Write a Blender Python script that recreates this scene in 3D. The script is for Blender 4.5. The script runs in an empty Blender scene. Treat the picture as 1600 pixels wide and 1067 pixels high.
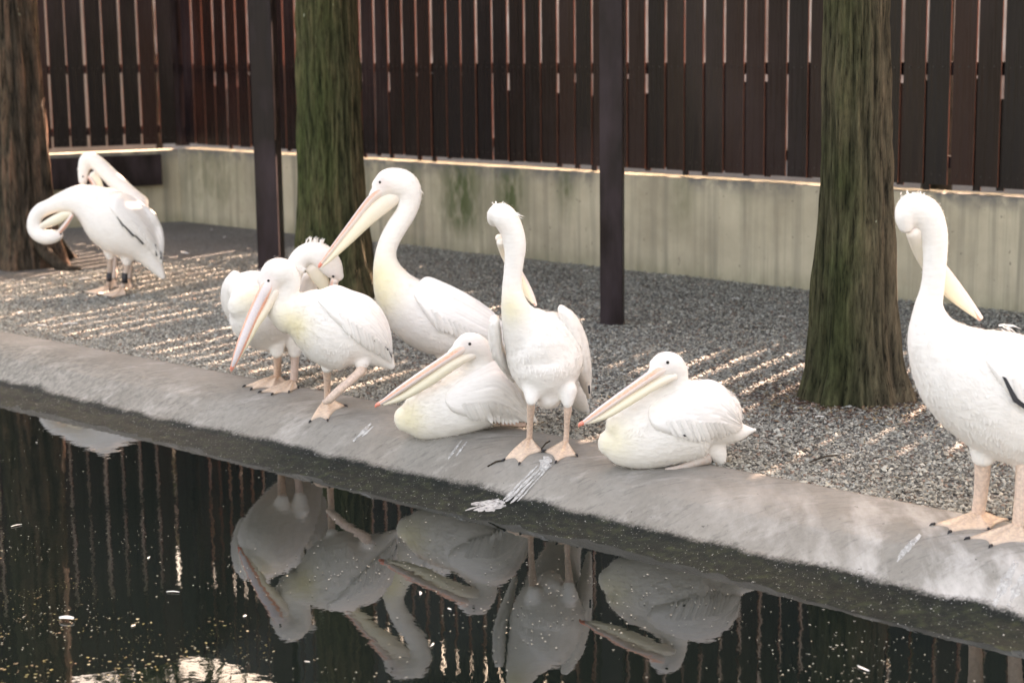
import bpy, bmesh, math, random
import numpy as np
from mathutils import Vector, Matrix
from mathutils.bvhtree import BVHTree

scene = bpy.context.scene
COL = scene.collection
R = math.radians
rng = np.random.default_rng(7)
random.seed(7)

# ------------------------------------------------------------------ camera
FPX, PITCH, ROLL, CAMH = 2750.0, R(9.56), R(-0.7), 1.5
cam_d = bpy.data.cameras.new('camera')
cam = bpy.data.objects.new('camera', cam_d)
COL.objects.link(cam)
CAM_M = Matrix.Rotation(math.pi / 2 - PITCH, 3, 'X') @ Matrix.Rotation(ROLL, 3, 'Z')
cam.matrix_world = Matrix.Translation((0, 0, CAMH)) @ CAM_M.to_4x4()
cam_d.sensor_width = 36.0
cam_d.lens = FPX / 1600.0 * 36.0
cam_d.clip_end = 1500
cam_d.dof.use_dof = True
cam_d.dof.focus_distance = 6.45
cam_d.dof.aperture_fstop = 3.2
scene.camera = cam

# ------------------------------------------------------------------ sky and sun
SUN_AZ, SUN_EL = R(30), R(35)          # azimuth to the right of straight ahead
world = bpy.data.worlds.new('World')
scene.world = world
world.use_nodes = True
wn = world.node_tree.nodes
sky = wn.new('ShaderNodeTexSky')
sky.sky_type = 'NISHITA'
sky.sun_disc = False
sky.sun_elevation = SUN_EL
sky.sun_rotation = SUN_AZ
sky.dust_density = 4.0
sky.air_density = 0.7
bg = wn['Background']
world.node_tree.links.new(sky.outputs['Color'], bg.inputs['Color'])
bg.inputs['Strength'].default_value = 0.15
sun_d = bpy.data.lights.new('sun', 'SUN')
sun_d.energy = 4.8
sun_d.angle = R(0.5)
sun_d.color = (0.95, 0.86, 1.0)
sun = bpy.data.objects.new('sun', sun_d)
COL.objects.link(sun)
sdir = Vector((math.sin(SUN_AZ) * math.cos(SUN_EL), math.cos(SUN_AZ) * math.cos(SUN_EL), math.sin(SUN_EL)))
sun.rotation_euler = sdir.to_track_quat('Z', 'Y').to_euler()
sun.location = sdir * 30
vs = scene.view_settings
vs.view_transform = 'Standard'
vs.look = 'None'
vs.gamma = 1.0
vs.use_curve_mapping = False
vs.exposure = 3.2
try:
    vs.use_white_balance = True
    vs.white_balance_temperature = 12000
    vs.white_balance_tint = 16
except Exception:
    pass
scene.cycles.max_bounces = 8
scene.cycles.use_denoising = True

# ------------------------------------------------------------------ measuring helpers
CP = Vector((0, 0, CAMH))


def ray(x, y):
    return CAM_M @ Vector(((x - 800) / FPX, -(y - 533.5) / FPX, -1.0))


def G(x, y, z=0.0):
    d = ray(x, y)
    return CP + d * ((z - CAMH) / d.z)


def PD(x, y, Y):
    d = ray(x, y)
    return CP + d * (Y / d.y)


# kerb: inner edge is a gently curving line y = yc(x); s = distance from it towards the water
KX = np.array([-2.766, -2.331, -1.966, -1.602, -1.18, -.71, .099, .781, 1.056, 1.242, 1.438])
KY = np.array([9.391, 9.048, 8.675, 8.346, 7.941, 7.481, 6.757, 6.109, 5.828, 5.64, 5.47])
KC = np.polyfit(KX, KY, 2)
KN = np.array([-0.681, -0.732])
WATER_Z = -0.174


def yc(x):
    return np.polyval(KC, x) if -6 < x < 5 else np.polyval(KC, np.clip(x, -6, 5)) + (x - np.clip(x, -6, 5)) * -0.93


PROF_S = np.array([-.30, -.02, 0.0, .06, .15, .20, .25, .30, .36, .40, .44, .50, .56, .62, .75, 1.1, 1.6])
PROF_Z = np.array([-.06, -.03, .004, .003, -.002, -.008, -.020, -.042, -.092, -.128, -.148, -.160, -.167, -.177, -.22, -.38, -.7])


def gz(x, y):
    s = (yc(x) - y) * 0.732
    if s < 0:
        return 0.0
    return float(np.interp(s, PROF_S, PROF_Z))


def GK(x, y):
    """point of the ground or kerb seen at a pixel"""
    hi = .05; lo = .05
    while lo > -.4:                        # first crossing along the ray, then bisect
        p = G(x, y, lo)
        if lo <= gz(p.x, p.y): break
        hi = lo; lo -= .004
    for _ in range(12):
        m = (hi + lo) / 2; p = G(x, y, m)
        if m <= gz(p.x, p.y): lo = m
        else: hi = m
    return G(x, y, (hi + lo) / 2)


def vnoise(u, v, seed=0):
    r = np.random.default_rng(seed)
    t = r.random((64, 64))
    u = np.asarray(u, float); v = np.asarray(v, float)
    iu = np.floor(u).astype(int); iv = np.floor(v).astype(int)
    fu = u - iu; fv = v - iv
    fu = fu * fu * (3 - 2 * fu); fv = fv * fv * (3 - 2 * fv)
    a = t[iu % 64, iv % 64]; b = t[(iu + 1) % 64, iv % 64]
    c = t[iu % 64, (iv + 1) % 64]; d = t[(iu + 1) % 64, (iv + 1) % 64]
    return (a * (1 - fu) + b * fu) * (1 - fv) + (c * (1 - fu) + d * fu) * fv


# ------------------------------------------------------------------ scene helpers
def tag(o, label=None, cat=None, group=None, kind=None):
    if label: o['label'] = label
    if cat: o['category'] = cat
    if group: o['group'] = group
    if kind: o['kind'] = kind
    return o


def empty(name, loc):
    o = bpy.data.objects.new(name, None)
    o.empty_display_size = 0.1
    COL.objects.link(o)
    o.location = loc
    return o


def link(name, me, mat=None, parent=None, smooth=True):
    if mat is not None and not me.materials:
        me.materials.append(mat)
    if smooth:
        me.polygons.foreach_set('use_smooth', [True] * len(me.polygons))
    o = bpy.data.objects.new(name, me)
    COL.objects.link(o)
    if parent is not None:
        o.parent = parent
        base = parent
        off = Vector((0, 0, 0))
        while base is not None:
            off += base.location
            base = base.parent
        o.location = -off          # vertices are given in world space
    return o


def mesh(name, verts, faces, cols=None):
    me = bpy.data.meshes.new(name)
    me.from_pydata([tuple(v) for v in verts], [], faces)
    if cols is not None:
        set_cols(me, cols)
    me.update()
    return me


def set_cols(me, cols):
    ca = me.color_attributes.new('Col', 'FLOAT_COLOR', 'POINT')
    c = np.ones((len(me.vertices), 4), np.float32)
    c[:, :3] = np.asarray(cols)[:, :3]
    ca.data.foreach_set('color', c.ravel())


def quick_mesh(name, V, F, cols=None):
    """big meshes from numpy arrays; all faces have the same number of corners"""
    me = bpy.data.meshes.new(name)
    n, k = F.shape
    me.vertices.add(len(V)); me.vertices.foreach_set('co', np.asarray(V, np.float32).ravel())
    me.loops.add(n * k); me.loops.foreach_set('vertex_index', F.astype(np.int32).ravel())
    me.polygons.add(n); me.polygons.foreach_set('loop_start', np.arange(0, n * k, k, dtype=np.int32))
    me.update(calc_edges=True)
    if cols is not None:
        set_cols(me, cols)
    return me


def box_bm(bm, c, sx, sy, sz, mat=None):
    m = Matrix.Translation(c)
    if mat is not None:
        m = m @ mat.to_4x4()
    m = m @ Matrix.Diagonal((sx, sy, sz, 1))
    return bmesh.ops.create_cube(bm, size=1.0, matrix=m)['verts']


# ------------------------------------------------------------------ materials
MATS = {}


class NT:
    def __init__(self, name):
        m = bpy.data.materials.new(name)
        m.use_nodes = True
        self.m = m; self.t = m.node_tree
        self.b = self.t.nodes['Principled BSDF']
        MATS[name] = m

    def n(self, typ, **kw):
        nd = self.t.nodes.new(typ)
        for k, v in kw.items():
            setattr(nd, k, v)
        return nd

    def l(self, a, b):
        self.t.links.new(a, b)

    def inp(self, nd, i, v):
        if hasattr(v, 'is_output') or isinstance(v, bpy.types.NodeSocket):
            self.l(v, nd.inputs[i])
        else:
            nd.inputs[i].default_value = v

    def coord(self, scale=(1, 1, 1), rot=(0, 0, 0), which='Object'):
        c = self.n('ShaderNodeTexCoord'); mp = self.n('ShaderNodeMapping')
        mp.inputs['Scale'].default_value = scale; mp.inputs['Rotation'].default_value = rot
        self.l(c.outputs[which], mp.inputs['Vector'])
        return mp.outputs['Vector']

    def noise(self, vec, scale, detail=4, rough=.55):
        nd = self.n('ShaderNodeTexNoise')
        nd.inputs['Scale'].default_value = scale; nd.inputs['Detail'].default_value = detail
        nd.inputs['Roughness'].default_value = rough
        self.l(vec, nd.inputs['Vector'])
        return nd.outputs['Fac']

    def ramp(self, fac, stops):
        r = self.n('ShaderNodeValToRGB')
        e = r.color_ramp.elements
        while len(e) < len(stops): e.new(0.5)
        for el, (p, c) in zip(e, stops):
            el.position = p; el.color = (c[0], c[1], c[2], 1) if hasattr(c, '__len__') else (c, c, c, 1)
        self.l(fac, r.inputs['Fac'])
        return r.outputs['Color']

    def mix(self, f, a, b, mode='MIX'):
        nd = self.n('ShaderNodeMix'); nd.data_type = 'RGBA'; nd.blend_type = mode
        for i, v in ((0, f), (6, a), (7, b)):
            if isinstance(v, bpy.types.NodeSocket): self.l(v, nd.inputs[i])
            elif i == 0: nd.inputs[0].default_value = v
            else: nd.inputs[i].default_value = (v[0], v[1], v[2], 1)
        return nd.outputs[2]

    def math(self, op, a, b=0.0):
        nd = self.n('ShaderNodeMath'); nd.operation = op
        self.inp(nd, 0, a); self.inp(nd, 1, b)
        return nd.outputs[0]

    def attr(self, name='Col', out='Color'):
        a = self.n('ShaderNodeAttribute'); a.attribute_name = name
        return a.outputs[out]

    def color(self, c):
        if isinstance(c, bpy.types.NodeSocket): self.l(c, self.b.inputs['Base Color'])
        else: self.b.inputs['Base Color'].default_value = (c[0], c[1], c[2], 1)

    def rough(self, v):
        self.inp(self.b, 'Roughness', v)

    def bump(self, h, strength=.3, dist=.01):
        nd = self.n('ShaderNodeBump')
        nd.inputs['Strength'].default_value = strength; nd.inputs['Distance'].default_value = dist
        self.l(h, nd.inputs['Height']); self.l(nd.outputs['Normal'], self.b.inputs['Normal'])


def build_materials():
    n = NT('plumage')
    v = n.coord(); a = n.attr()
    f = n.noise(n.coord((30, 30, 90), (0, .6, 0)), 1.0, 5)
    n.color(n.mix(n.ramp(f, [(.35, .0), (.75, .26)]), a, (.62, .56, .50)))
    n.rough(.85); n.bump(f, .35, .006)
    n.b.inputs['Sheen Weight'].default_value = .12
    n = NT('bill')
    f = n.noise(n.coord(), 140, 3)
    n.color(n.mix(n.ramp(f, [(.35, .0), (.7, .35)]), n.attr(), (.93, .80, .70))); n.rough(.42); n.bump(f, .15, .002)
    n = NT('pouch')
    f = n.noise(n.coord((1, 1, 1)), 60, 4)
    n.color(n.mix(n.ramp(f, [(.3, .0), (.7, .3)]), n.attr(), (.80, .70, .52))); n.rough(.5); n.bump(f, .2, .004)
    n.b.inputs['Subsurface Weight'].default_value = .0
    n = NT('leg_skin')
    f = n.noise(n.coord(), 90, 4); f2 = n.noise(n.coord(), 320, 2)
    n.color(n.mix(n.ramp(f, [(.35, .0), (.72, .8)]), n.attr(), (.50, .36, .30))); n.rough(.55); n.bump(f2, .4, .002)
    n = NT('eye_black'); n.color((.008, .006, .006)); n.rough(.08)
    n = NT('black_feather'); n.color((.018, .018, .022)); n.rough(.6)
    n = NT('white_feather')
    f = n.noise(n.coord(), 80, 3); n.color(n.ramp(f, [(.3, (.62, .58, .54)), (.7, (.85, .82, .8))])); n.rough(.8)
    # timber
    n = NT('fence_slat')
    v = n.coord((9, 9, .7)); f = n.noise(v, 3.0, 6, .6); g = n.noise(n.coord((60, 60, 1.5)), 1.5, 4)
    rnd = n.n('ShaderNodeObjectInfo').outputs['Random']
    c = n.ramp(f, [(.25, (.004, .0026, .0026)), (.55, (.009, .005, .0048)), (.8, (.021, .0105, .0092))])
    geo = n.n('ShaderNodeNewGeometry'); wv = n.n('ShaderNodeMapping'); wv.inputs['Scale'].default_value = (1, 1, .55)
    n.l(geo.outputs['Position'], wv.inputs['Vector'])
    sheen_paint = n.ramp(n.noise(wv.outputs['Vector'], 1.1, 4, .55), [(.48, 0.), (.72, .8)])  # purple-grey gloss painted into the slat colour in soft patches
    n.color(n.mix(sheen_paint, n.mix(n.ramp(rnd, [(.35, 0.), (1., .75)]), n.mix(n.ramp(rnd, [(.0, .8), (.45, 0.)]), c, (.032, .0115, .0095)), (.008, .006, .0078)), (.040, .025, .027)))
    n.b.inputs['Specular IOR Level'].default_value = .2
    n.rough(n.ramp(g, [(.3, .18), (.7, .42)])); n.bump(g, .25, .003)
    n.b.inputs['Coat Weight'].default_value = .0
    n = NT('slat_edge'); n.color((.30, .11, .07)); n.rough(.7)
    n = NT('post_wood')
    g = n.noise(n.coord((50, 50, 1.6)), 1.5, 5); f = n.noise(n.coord((3, 3, 1.2)), 1.5, 4)
    c = n.ramp(g, [(.3, (.006, .0032, .0032)), (.7, (.015, .0075, .0072))])
    n.color(n.mix(n.ramp(f, [(.38, 0.0), (.66, .8)]), c, (.052, .036, .040)))  # paler patches paint a sheen into the wood colour
    n.b.inputs['Specular IOR Level'].default_value = .18
    n.rough(n.ramp(f, [(.3, .35), (.7, .6)])); n.bump(g, .35, .003)
    n = NT('screw_steel'); n.color((.06, .055, .055)); n.rough(.4); n.b.inputs['Metallic'].default_value = .8
    # concrete wall
    n = NT('wall_concrete')
    f = n.noise(n.coord(), 2.2, 8, .6); st = n.noise(n.coord((13, 13, .45)), 1.0, 7, .6); fine = n.noise(n.coord(), 70, 5)
    c = n.ramp(f, [(.3, (.36, .305, .22)), (.7, (.56, .485, .36))])
    c = n.mix(n.ramp(st, [(.45, 0.0), (.68, .75)]), c, (.22, .195, .15))
    a = n.n('ShaderNodeAttribute'); a.attribute_name = 'Col'
    sp = n.n('ShaderNodeSeparateColor'); n.l(a.outputs['Color'], sp.inputs[0])
    mo = n.math('MULTIPLY', sp.outputs[0], n.ramp(n.noise(n.coord((9, 9, 4)), 1.6, 5), [(.30, .3), (.55, 1.0)]))
    c = n.mix(mo, c, (.075, .095, .035))
    c = n.mix(n.math('MULTIPLY', sp.outputs[1], n.ramp(n.noise(n.coord(), 9, 5), [(.35, 0.), (.55, .9)])), c, (.13, .125, .12))
    pit = n.noise(n.coord(), 26, 2)
    c = n.mix(n.ramp(pit, [(.70, 0.0), (.74, .7)]), c, (.12, .10, .08))
    n.color(c); n.rough(.85); n.bump(n.math('ADD', fine, n.math('MULTIPLY', pit, -1.0)), .3, .004)
    # kerb concrete with algae near the water
    n = NT('kerb_concrete')
    a = n.n('ShaderNodeAttribute'); a.attribute_name = 'Col'
    sp = n.n('ShaderNodeSeparateColor'); n.l(a.outputs['Color'], sp.inputs[0])
    s = sp.outputs[0]
    ed = n.noise(n.coord((1, 1, 1), (0, 0, R(43))), 6, 3, .5)
    ed2 = n.noise(n.coord((60, 5, 5), (0, 0, R(43))), 1.0, 5, .6)
    sx = n.math('ADD', s, n.math('ADD', n.math('MULTIPLY', n.math('SUBTRACT', ed, .5), .06), n.math('MULTIPLY', n.math('SUBTRACT', n.noise(n.coord(), 70, 6, .75), .5), .055)))
    f = n.noise(n.coord(), 3.0, 8, .6)
    brush = n.noise(n.coord((30, 46, 34), (0, 0, R(20))), 1.0, 9, .72)
    fine = n.noise(n.coord(), 120, 4)
    c = n.ramp(f, [(.3, (.215, .198, .174)), (.7, (.320, .298, .268))])
    c = n.mix(n.ramp(brush, [(.46, 0.), (.72, .40)]), c, (.14, .135, .12))
    spill = n.noise(n.coord((3, 7, 5), (0, 0, R(-50))), 1.0, 8, .68)
    c = n.mix(n.ramp(spill, [(.55, 0.), (.72, .65)]), c, (.50, .47, .44))
    ln = n.noise(n.coord((1.6, 70, 30), (0, 0, R(43))), 1.0, 5, .6)
    c = n.mix(n.ramp(ln, [(.56, 0.), (.70, .5)]), c, (.12, .115, .105))
    pale = n.noise(n.coord((5, 1.6, 3), (0, 0, R(43))), 1.6, 7, .62)
    c = n.mix(n.math('MULTIPLY', sp.outputs[2], n.ramp(pale, [(.46, 0.), (.66, .85)])), c, (.58, .55, .52))
    dots = n.noise(n.coord(), 45, 2)
    c = n.mix(n.ramp(dots, [(.72, 0.), (.76, .7)]), c, (.06, .06, .055))
    grn = n.math('MULTIPLY', sp.outputs[1], n.ramp(brush, [(.40, 0.), (.64, .75)]))
    c = n.mix(grn, c, (.075, .085, .072))
    alg = n.ramp(sx, [(.395, 0.), (.420, 1.)])
    ag = n.noise(n.coord(), 24, 6, .7)
    algc = n.ramp(ag, [(.3, (.0035, .006, .0055)), (.5, (.008, .0125, .0105)), (.68, (.030, .038, .020))])
    band = n.ramp(sx, [(.40, .35), (.47, 1.0)])
    algc = n.mix(band, (.004, .0075, .0075), algc)
    spk = n.noise(n.coord(), 130, 1)
    algc = n.mix(n.ramp(spk, [(.70, 0.), (.74, .8)]), algc, (.42, .42, .40))
    c = n.mix(alg, c, algc)
    n.color(c); n.rough(n.ramp(alg, [(0., .85), (1., .6)])); n.b.inputs['Specular IOR Level'].default_value = .15
    n.bump(n.math('ADD', fine, n.math('MULTIPLY', n.noise(n.coord(), 30, 6, .7), .8)), .4, .004)
    # gravel
    n = NT('gravel_bed')
    f = n.noise(n.coord(), 1.1, 6); v2 = n.n('ShaderNodeTexVoronoi'); v2.inputs['Scale'].default_value = 75
    n.l(n.coord(), v2.inputs['Vector'])
    c = n.ramp(v2.outputs['Color'], [(.1, (.06, .06, .057)), (.5, (.13, .127, .117)), (.9, (.22, .21, .19))])
    c = n.mix(n.ramp(f, [(.4, 0.), (.7, .6)]), c, (.085, .075, .062))
    n.color(c); n.rough(.9); n.bump(v2.outputs['Distance'], .8, .012)
    n = NT('gravel_stone'); n.color(n.attr()); n.rough(.85)
    n = NT('litter'); n.color(n.attr()); n.rough(.8)
    # water
    n = NT('pond_water')
    n.color((.0052, .0085, .0076)); n.rough(.012)
    n.b.inputs['IOR'].default_value = 1.33
    w = n.noise(n.coord((1, 1.0, 1)), 9, 3); w2 = n.noise(n.coord(), 45, 2)
    n.bump(n.math('ADD', w, n.math('MULTIPLY', w2, .10)), .016, .02)
    n = NT('floating_bits'); n.color(n.attr()); n.rough(.7)
    n = NT('dropping_white')
    f = n.noise(n.coord(), 90, 4); n.color(n.ramp(f, [(.3, (.40, .39, .37)), (.7, (.66, .65, .63))])); n.rough(.8)
    al = n.noise(n.coord(), 26, 8, .72)
    n.l(n.ramp(al, [(.32, 0.1), (.58, .88)]), n.b.inputs['Alpha'])
    for nm, c1, c2, c3, moss in (('bark_mossy', (.030, .026, .018), (.085, .068, .045), (.120, .085, .055), (.040, .046, .020)),
                                 ('bark_green', (.026, .026, .014), (.065, .058, .032), (.130, .085, .050), (.042, .052, .020)),
                                 ('bark_brown', (.026, .022, .018), (.060, .046, .034), (.140, .075, .050), (.030, .034, .020))):
        n = NT(nm)
        a = n.n('ShaderNodeAttribute'); a.attribute_name = 'Col'
        sp = n.n('ShaderNodeSeparateColor'); n.l(a.outputs['Color'], sp.inputs[0])
        fib = n.noise(n.coord((75, 75, 6)), 1.0, 6, .65)
        big = n.noise(n.coord((1, 1, .6)), 4, 5)
        c = n.ramp(n.math('ADD', n.math('MULTIPLY', sp.outputs[0], .55), n.math('MULTIPLY', fib, .6)), [(.28, c1), (.52, c2), (.80, c3)])
        m_ = n.math('MULTIPLY', sp.outputs[1], n.ramp(big, [(.25, .25), (.65, 1.0)]))
        c = n.mix(m_, c, moss)
        lich = n.noise(n.coord((1, 1, .6)), 17, 3)
        c = n.mix(n.ramp(lich, [(.735, 0.), (.75, .75)]), c, (.30, .32, .24))
        cr = n.noise(n.coord((50, 50, 8)), 1.0, 9, .75)
        c = n.mix(1.0, c, n.ramp(cr, [(.36, .22), (.46, 1.0), (.60, 1.6), (.75, 2.6)]), 'MULTIPLY')
        c = n.mix(1.0, c, n.ramp(sp.outputs[0], [(.10, .22), (.26, .62), (.50, .98), (.8, 1.2)]), 'MULTIPLY')  # furrow shade put into the colour: bark darkened where the relief is low
        n.color(c); n.rough(.95); n.b.inputs['Specular IOR Level'].default_value = .15; n.bump(n.math('ADD', cr, n.math('MULTIPLY', fib, .5)), .9, .02)
    n = NT('leaf_green')
    rnd = n.attr()
    n.color(rnd); n.rough(.55); n.b.inputs['Transmission Weight'].default_value = 0.0
    n = NT('plaster_red'); f = n.noise(n.coord(), 1.3, 4); n.color(n.ramp(f, [(.32, (.22, .13, .10)), (.5, (.42, .29, .24)), (.68, (.60, .50, .44))])); n.rough(.9)
    n = NT('plaster_grey'); f = n.noise(n.coord(), 1.5, 5); n.color(n.ramp(f, [(.3, (.28, .235, .20)), (.7, (.40, .34, .30))])); n.rough(.9)
    n = NT('soil'); f = n.noise(n.coord(), 3, 6)
    n.color(n.ramp(f, [(.3, (.05, .045, .03)), (.7, (.11, .10, .06))])); n.rough(.95)


build_materials()

# ------------------------------------------------------------------ setting: ground, kerb, water
def frame_pt(t, s):
    """t runs along the kerb line (as x), s across it towards the water"""
    return np.array([t + KN[0] * s, yc(t) + KN[1] * s])


def build_ground():
    ts = [-300, -60, -20] + list(np.linspace(-8, 8, 81)) + [20, 60, 300]
    ss = [-0.03, -.5, -1, -2, -4, -8, -20, -80, -500]
    V = []; F = []
    for s in ss:
        for t in ts:
            p = frame_pt(t, s)
            V.append((p[0], p[1], -0.012))
    nt = len(ts)
    for i in range(len(ss) - 1):
        for j in range(nt - 1):
            F.append((i * nt + j, i * nt + j + 1, (i + 1) * nt + j + 1, (i + 1) * nt + j))
    o = link('ground', mesh('ground', V, F), MATS['gravel_bed'])
    tag(o, 'grey gravel ground between the concrete wall and the pond edge', 'ground', kind='structure')
    # kerb
    ts = np.linspace(-9, 9, 420); V = []; F = []; cols = []
    from numpy import interp
    ss = np.unique(np.concatenate([PROF_S, np.linspace(.0, .64, 40)]))
    k = len(ss)
    for t in ts:
        wob = .012 * (vnoise(t * 1.3, 0., 5) - .5)
        for s in ss:
            p = frame_pt(t, s)
            z = interp(s, PROF_S, PROF_Z) + (wob if s > .1 else 0)
            z += .004 * (vnoise(t * 9, s * 9, 6) - .5) * (1 if s > .02 else 0)
            if s > .42:
                z += .012 * (vnoise(t * 22, s * 22, 8) - .5)
            V.append((p[0], p[1], z))
            g = np.clip((.9 - (t + 2.6) / 2.2), 0, 1) * np.clip((s - .08) / .15, 0, 1)
            cols.append((np.clip(s, 0, 1), g, np.clip((t - .7) / .9, 0, 1)))
    F = [(i * k + j, i * k + j + 1, (i + 1) * k + j + 1, (i + 1) * k + j) for i in range(len(ts) - 1) for j in range(k - 1)]
    o = link('pond_kerb', mesh('pond_kerb', V, F, cols), MATS['kerb_concrete'])
    tag(o, 'sloping concrete pond edge with a dark algae band at the waterline', 'kerb', kind='structure')
    # water: far edge runs under the kerb
    V = []; F = []
    ts = [-60, -20] + list(np.linspace(-8.5, 8.5, 60)) + [20, 60]
    for t in ts:
        a = frame_pt(t, .45); b = frame_pt(t, 14.0)
        V += [(a[0], a[1], WATER_Z), (b[0], b[1], WATER_Z)]
    F = [(2 * i, 2 * i + 1, 2 * i + 3, 2 * i + 2) for i in range(len(ts) - 1)]
    o = link('water', mesh('water', V, F), MATS['pond_water'])
    tag(o, 'still dark pond water mirroring the white birds', 'water', kind='structure')
    a = [frame_pt(t, s) for t, s in ((-300, 13.9), (300, 13.9), (300, 500), (-300, 500))]
    o = link('far_bank_ground', mesh('bank', [(p[0], p[1], -.10) for p in a], [(0, 1, 2, 3)]), MATS['soil'])
    tag(o, 'bare soil bank on the near side of the pond', 'ground', kind='structure')


build_ground()

# ------------------------------------------------------------------ wall and fences
FA = np.array([-2.93, 15.63])                 # inner corner of the wall, on the ground
FDIR = np.array([1.0, -1.028]); FDIR /= np.linalg.norm(FDIR)
FNRM = np.array([-FDIR[1], FDIR[0]])          # away from the camera
LDIR = np.array([-1.0, -0.54]); LDIR /= np.linalg.norm(LDIR)   # left fence runs towards the camera's left
LNRM = np.array([LDIR[1], -LDIR[0]])
if LNRM[1] < 0: LNRM = -LNRM
WALL_H, WALL_T = 0.63, 0.20
PITCH_S = 0.165


def rot_to(d):
    return Matrix.Rotation(math.atan2(d[1], d[0]), 3, 'Z')


def wall_mesh(origin, d, nrm, length, h, stains):
    nu, nv = int(length / .04), 18
    V = []; F = []; cols = []
    def add(u, w, z):
        p = origin + d * u + nrm * w
        V.append((p[0], p[1], z))
    for j in range(nv + 1):
        for i in range(nu + 1):
            u = length * i / nu; z = -.15 + (h + .15) * j / nv
            add(u, 0.004 * (vnoise(u * 3, z * 3, 3) - .5) + (.007 if abs((u + .35) % 1.44 - .72) < .021 else 0), z)
            mo = 0; gr = 0
            for (cu, wd, z0, a) in stains:
                mo = max(mo, a * math.exp(-((u - cu) / wd) ** 2) * min(1, max(0, (z - z0) / .25)))
            mo = max(mo, .35 * max(0, 1 - z / .12))
            gr = max(0, (z - h + .10) / .10) * (1 if vnoise(u * 1.1, 0, 9) > .5 else .2)
            cols.append((mo, gr, 0))
    k = nu + 1
    for j in range(nv):
        for i in range(nu):
            F.append((j * k + i, j * k + i + 1, (j + 1) * k + i + 1, (j + 1) * k + i))
    b = len(V)
    for i in range(nu + 1):
        add(length * i / nu, WALL_T, h + .002); cols.append((0, 0, 0))
    for i in range(nu + 1):
        add(length * i / nu, WALL_T, -.15); cols.append((0, 0, 0))
    for i in range(nu):
        F.append((nv * k + i, nv * k + i + 1, b + i + 1, b + i))
        F.append((b + i, b + i + 1, b + k + i + 1, b + k + i))
    return V, F, cols


def u_at_pixel(x, y):
    g = G(x, y)
    return float(np.dot(np.array([g.x, g.y]) - FA, FDIR))


stains = [(u_at_pixel(718, 392), .24, .0, 1.0), (u_at_pixel(795, 400), .16, .1, 1.0), (u_at_pixel(880, 410), .08, .25, .9),
          (u_at_pixel(700, 392), .4, .4, .35), (u_at_pixel(560, 372), .5, .2, .35), (u_at_pixel(1165, 440), .06, .45, .5), (u_at_pixel(640, 384), .10, .1, .7), (u_at_pixel(330, 350), .5, .0, .5), (u_at_pixel(1060, 430), .10, .2, .45)]
V, F, cols = wall_mesh(FA, FDIR, FNRM, 12.0, WALL_H, stains)
o = link('concrete_wall', mesh('wall', V, F, cols), MATS['wall_concrete'], smooth=False)
tag(o, 'low weathered concrete wall with green moss streaks under the slat fence', 'wall')
V, F, cols = wall_mesh(FA + LDIR * .002, LDIR, LNRM, 5.0, WALL_H - .01, [(1.5, 1.0, .1, .5)])
o = link('concrete_wall', mesh('wall', V, F, cols), MATS['wall_concrete'], smooth=False)
tag(o, 'shadowed concrete wall at the far left behind the preening birds', 'wall')


def slat_mesh(w, t, h):
    bm = bmesh.new()
    vs_ = box_bm(bm, (0, 0, h / 2), w, t, h)
    bmesh.ops.bevel(bm, geom=[e for e in bm.edges if abs(e.verts[0].co.z - e.verts[1].co.z) > .1], offset=.0025, segments=1, affect='EDGES')
    me = bpy.data.meshes.new('slat')
    bm.to_mesh(me); bm.free()
    me.materials.append(MATS['fence_slat']); me.materials.append(MATS['slat_edge'])
    for p in me.polygons:
        if abs(p.normal.x) > .9: p.material_index = 1
    return me


def screw_mesh():
    bm = bmesh.new()
    bmesh.ops.create_cone(bm, cap_ends=True, segments=8, radius1=.0055, radius2=.004, depth=.004,
                          matrix=Matrix.Rotation(math.pi / 2, 4, 'X'))
    me = bpy.data.meshes.new('screw'); bm.to_mesh(me); bm.free()
    me.materials.append(MATS['screw_steel'])
    return me


SCREW = screw_mesh()
Z0 = WALL_H + .042
TOP = 3.76
RAIL_Z = 1.355


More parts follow.
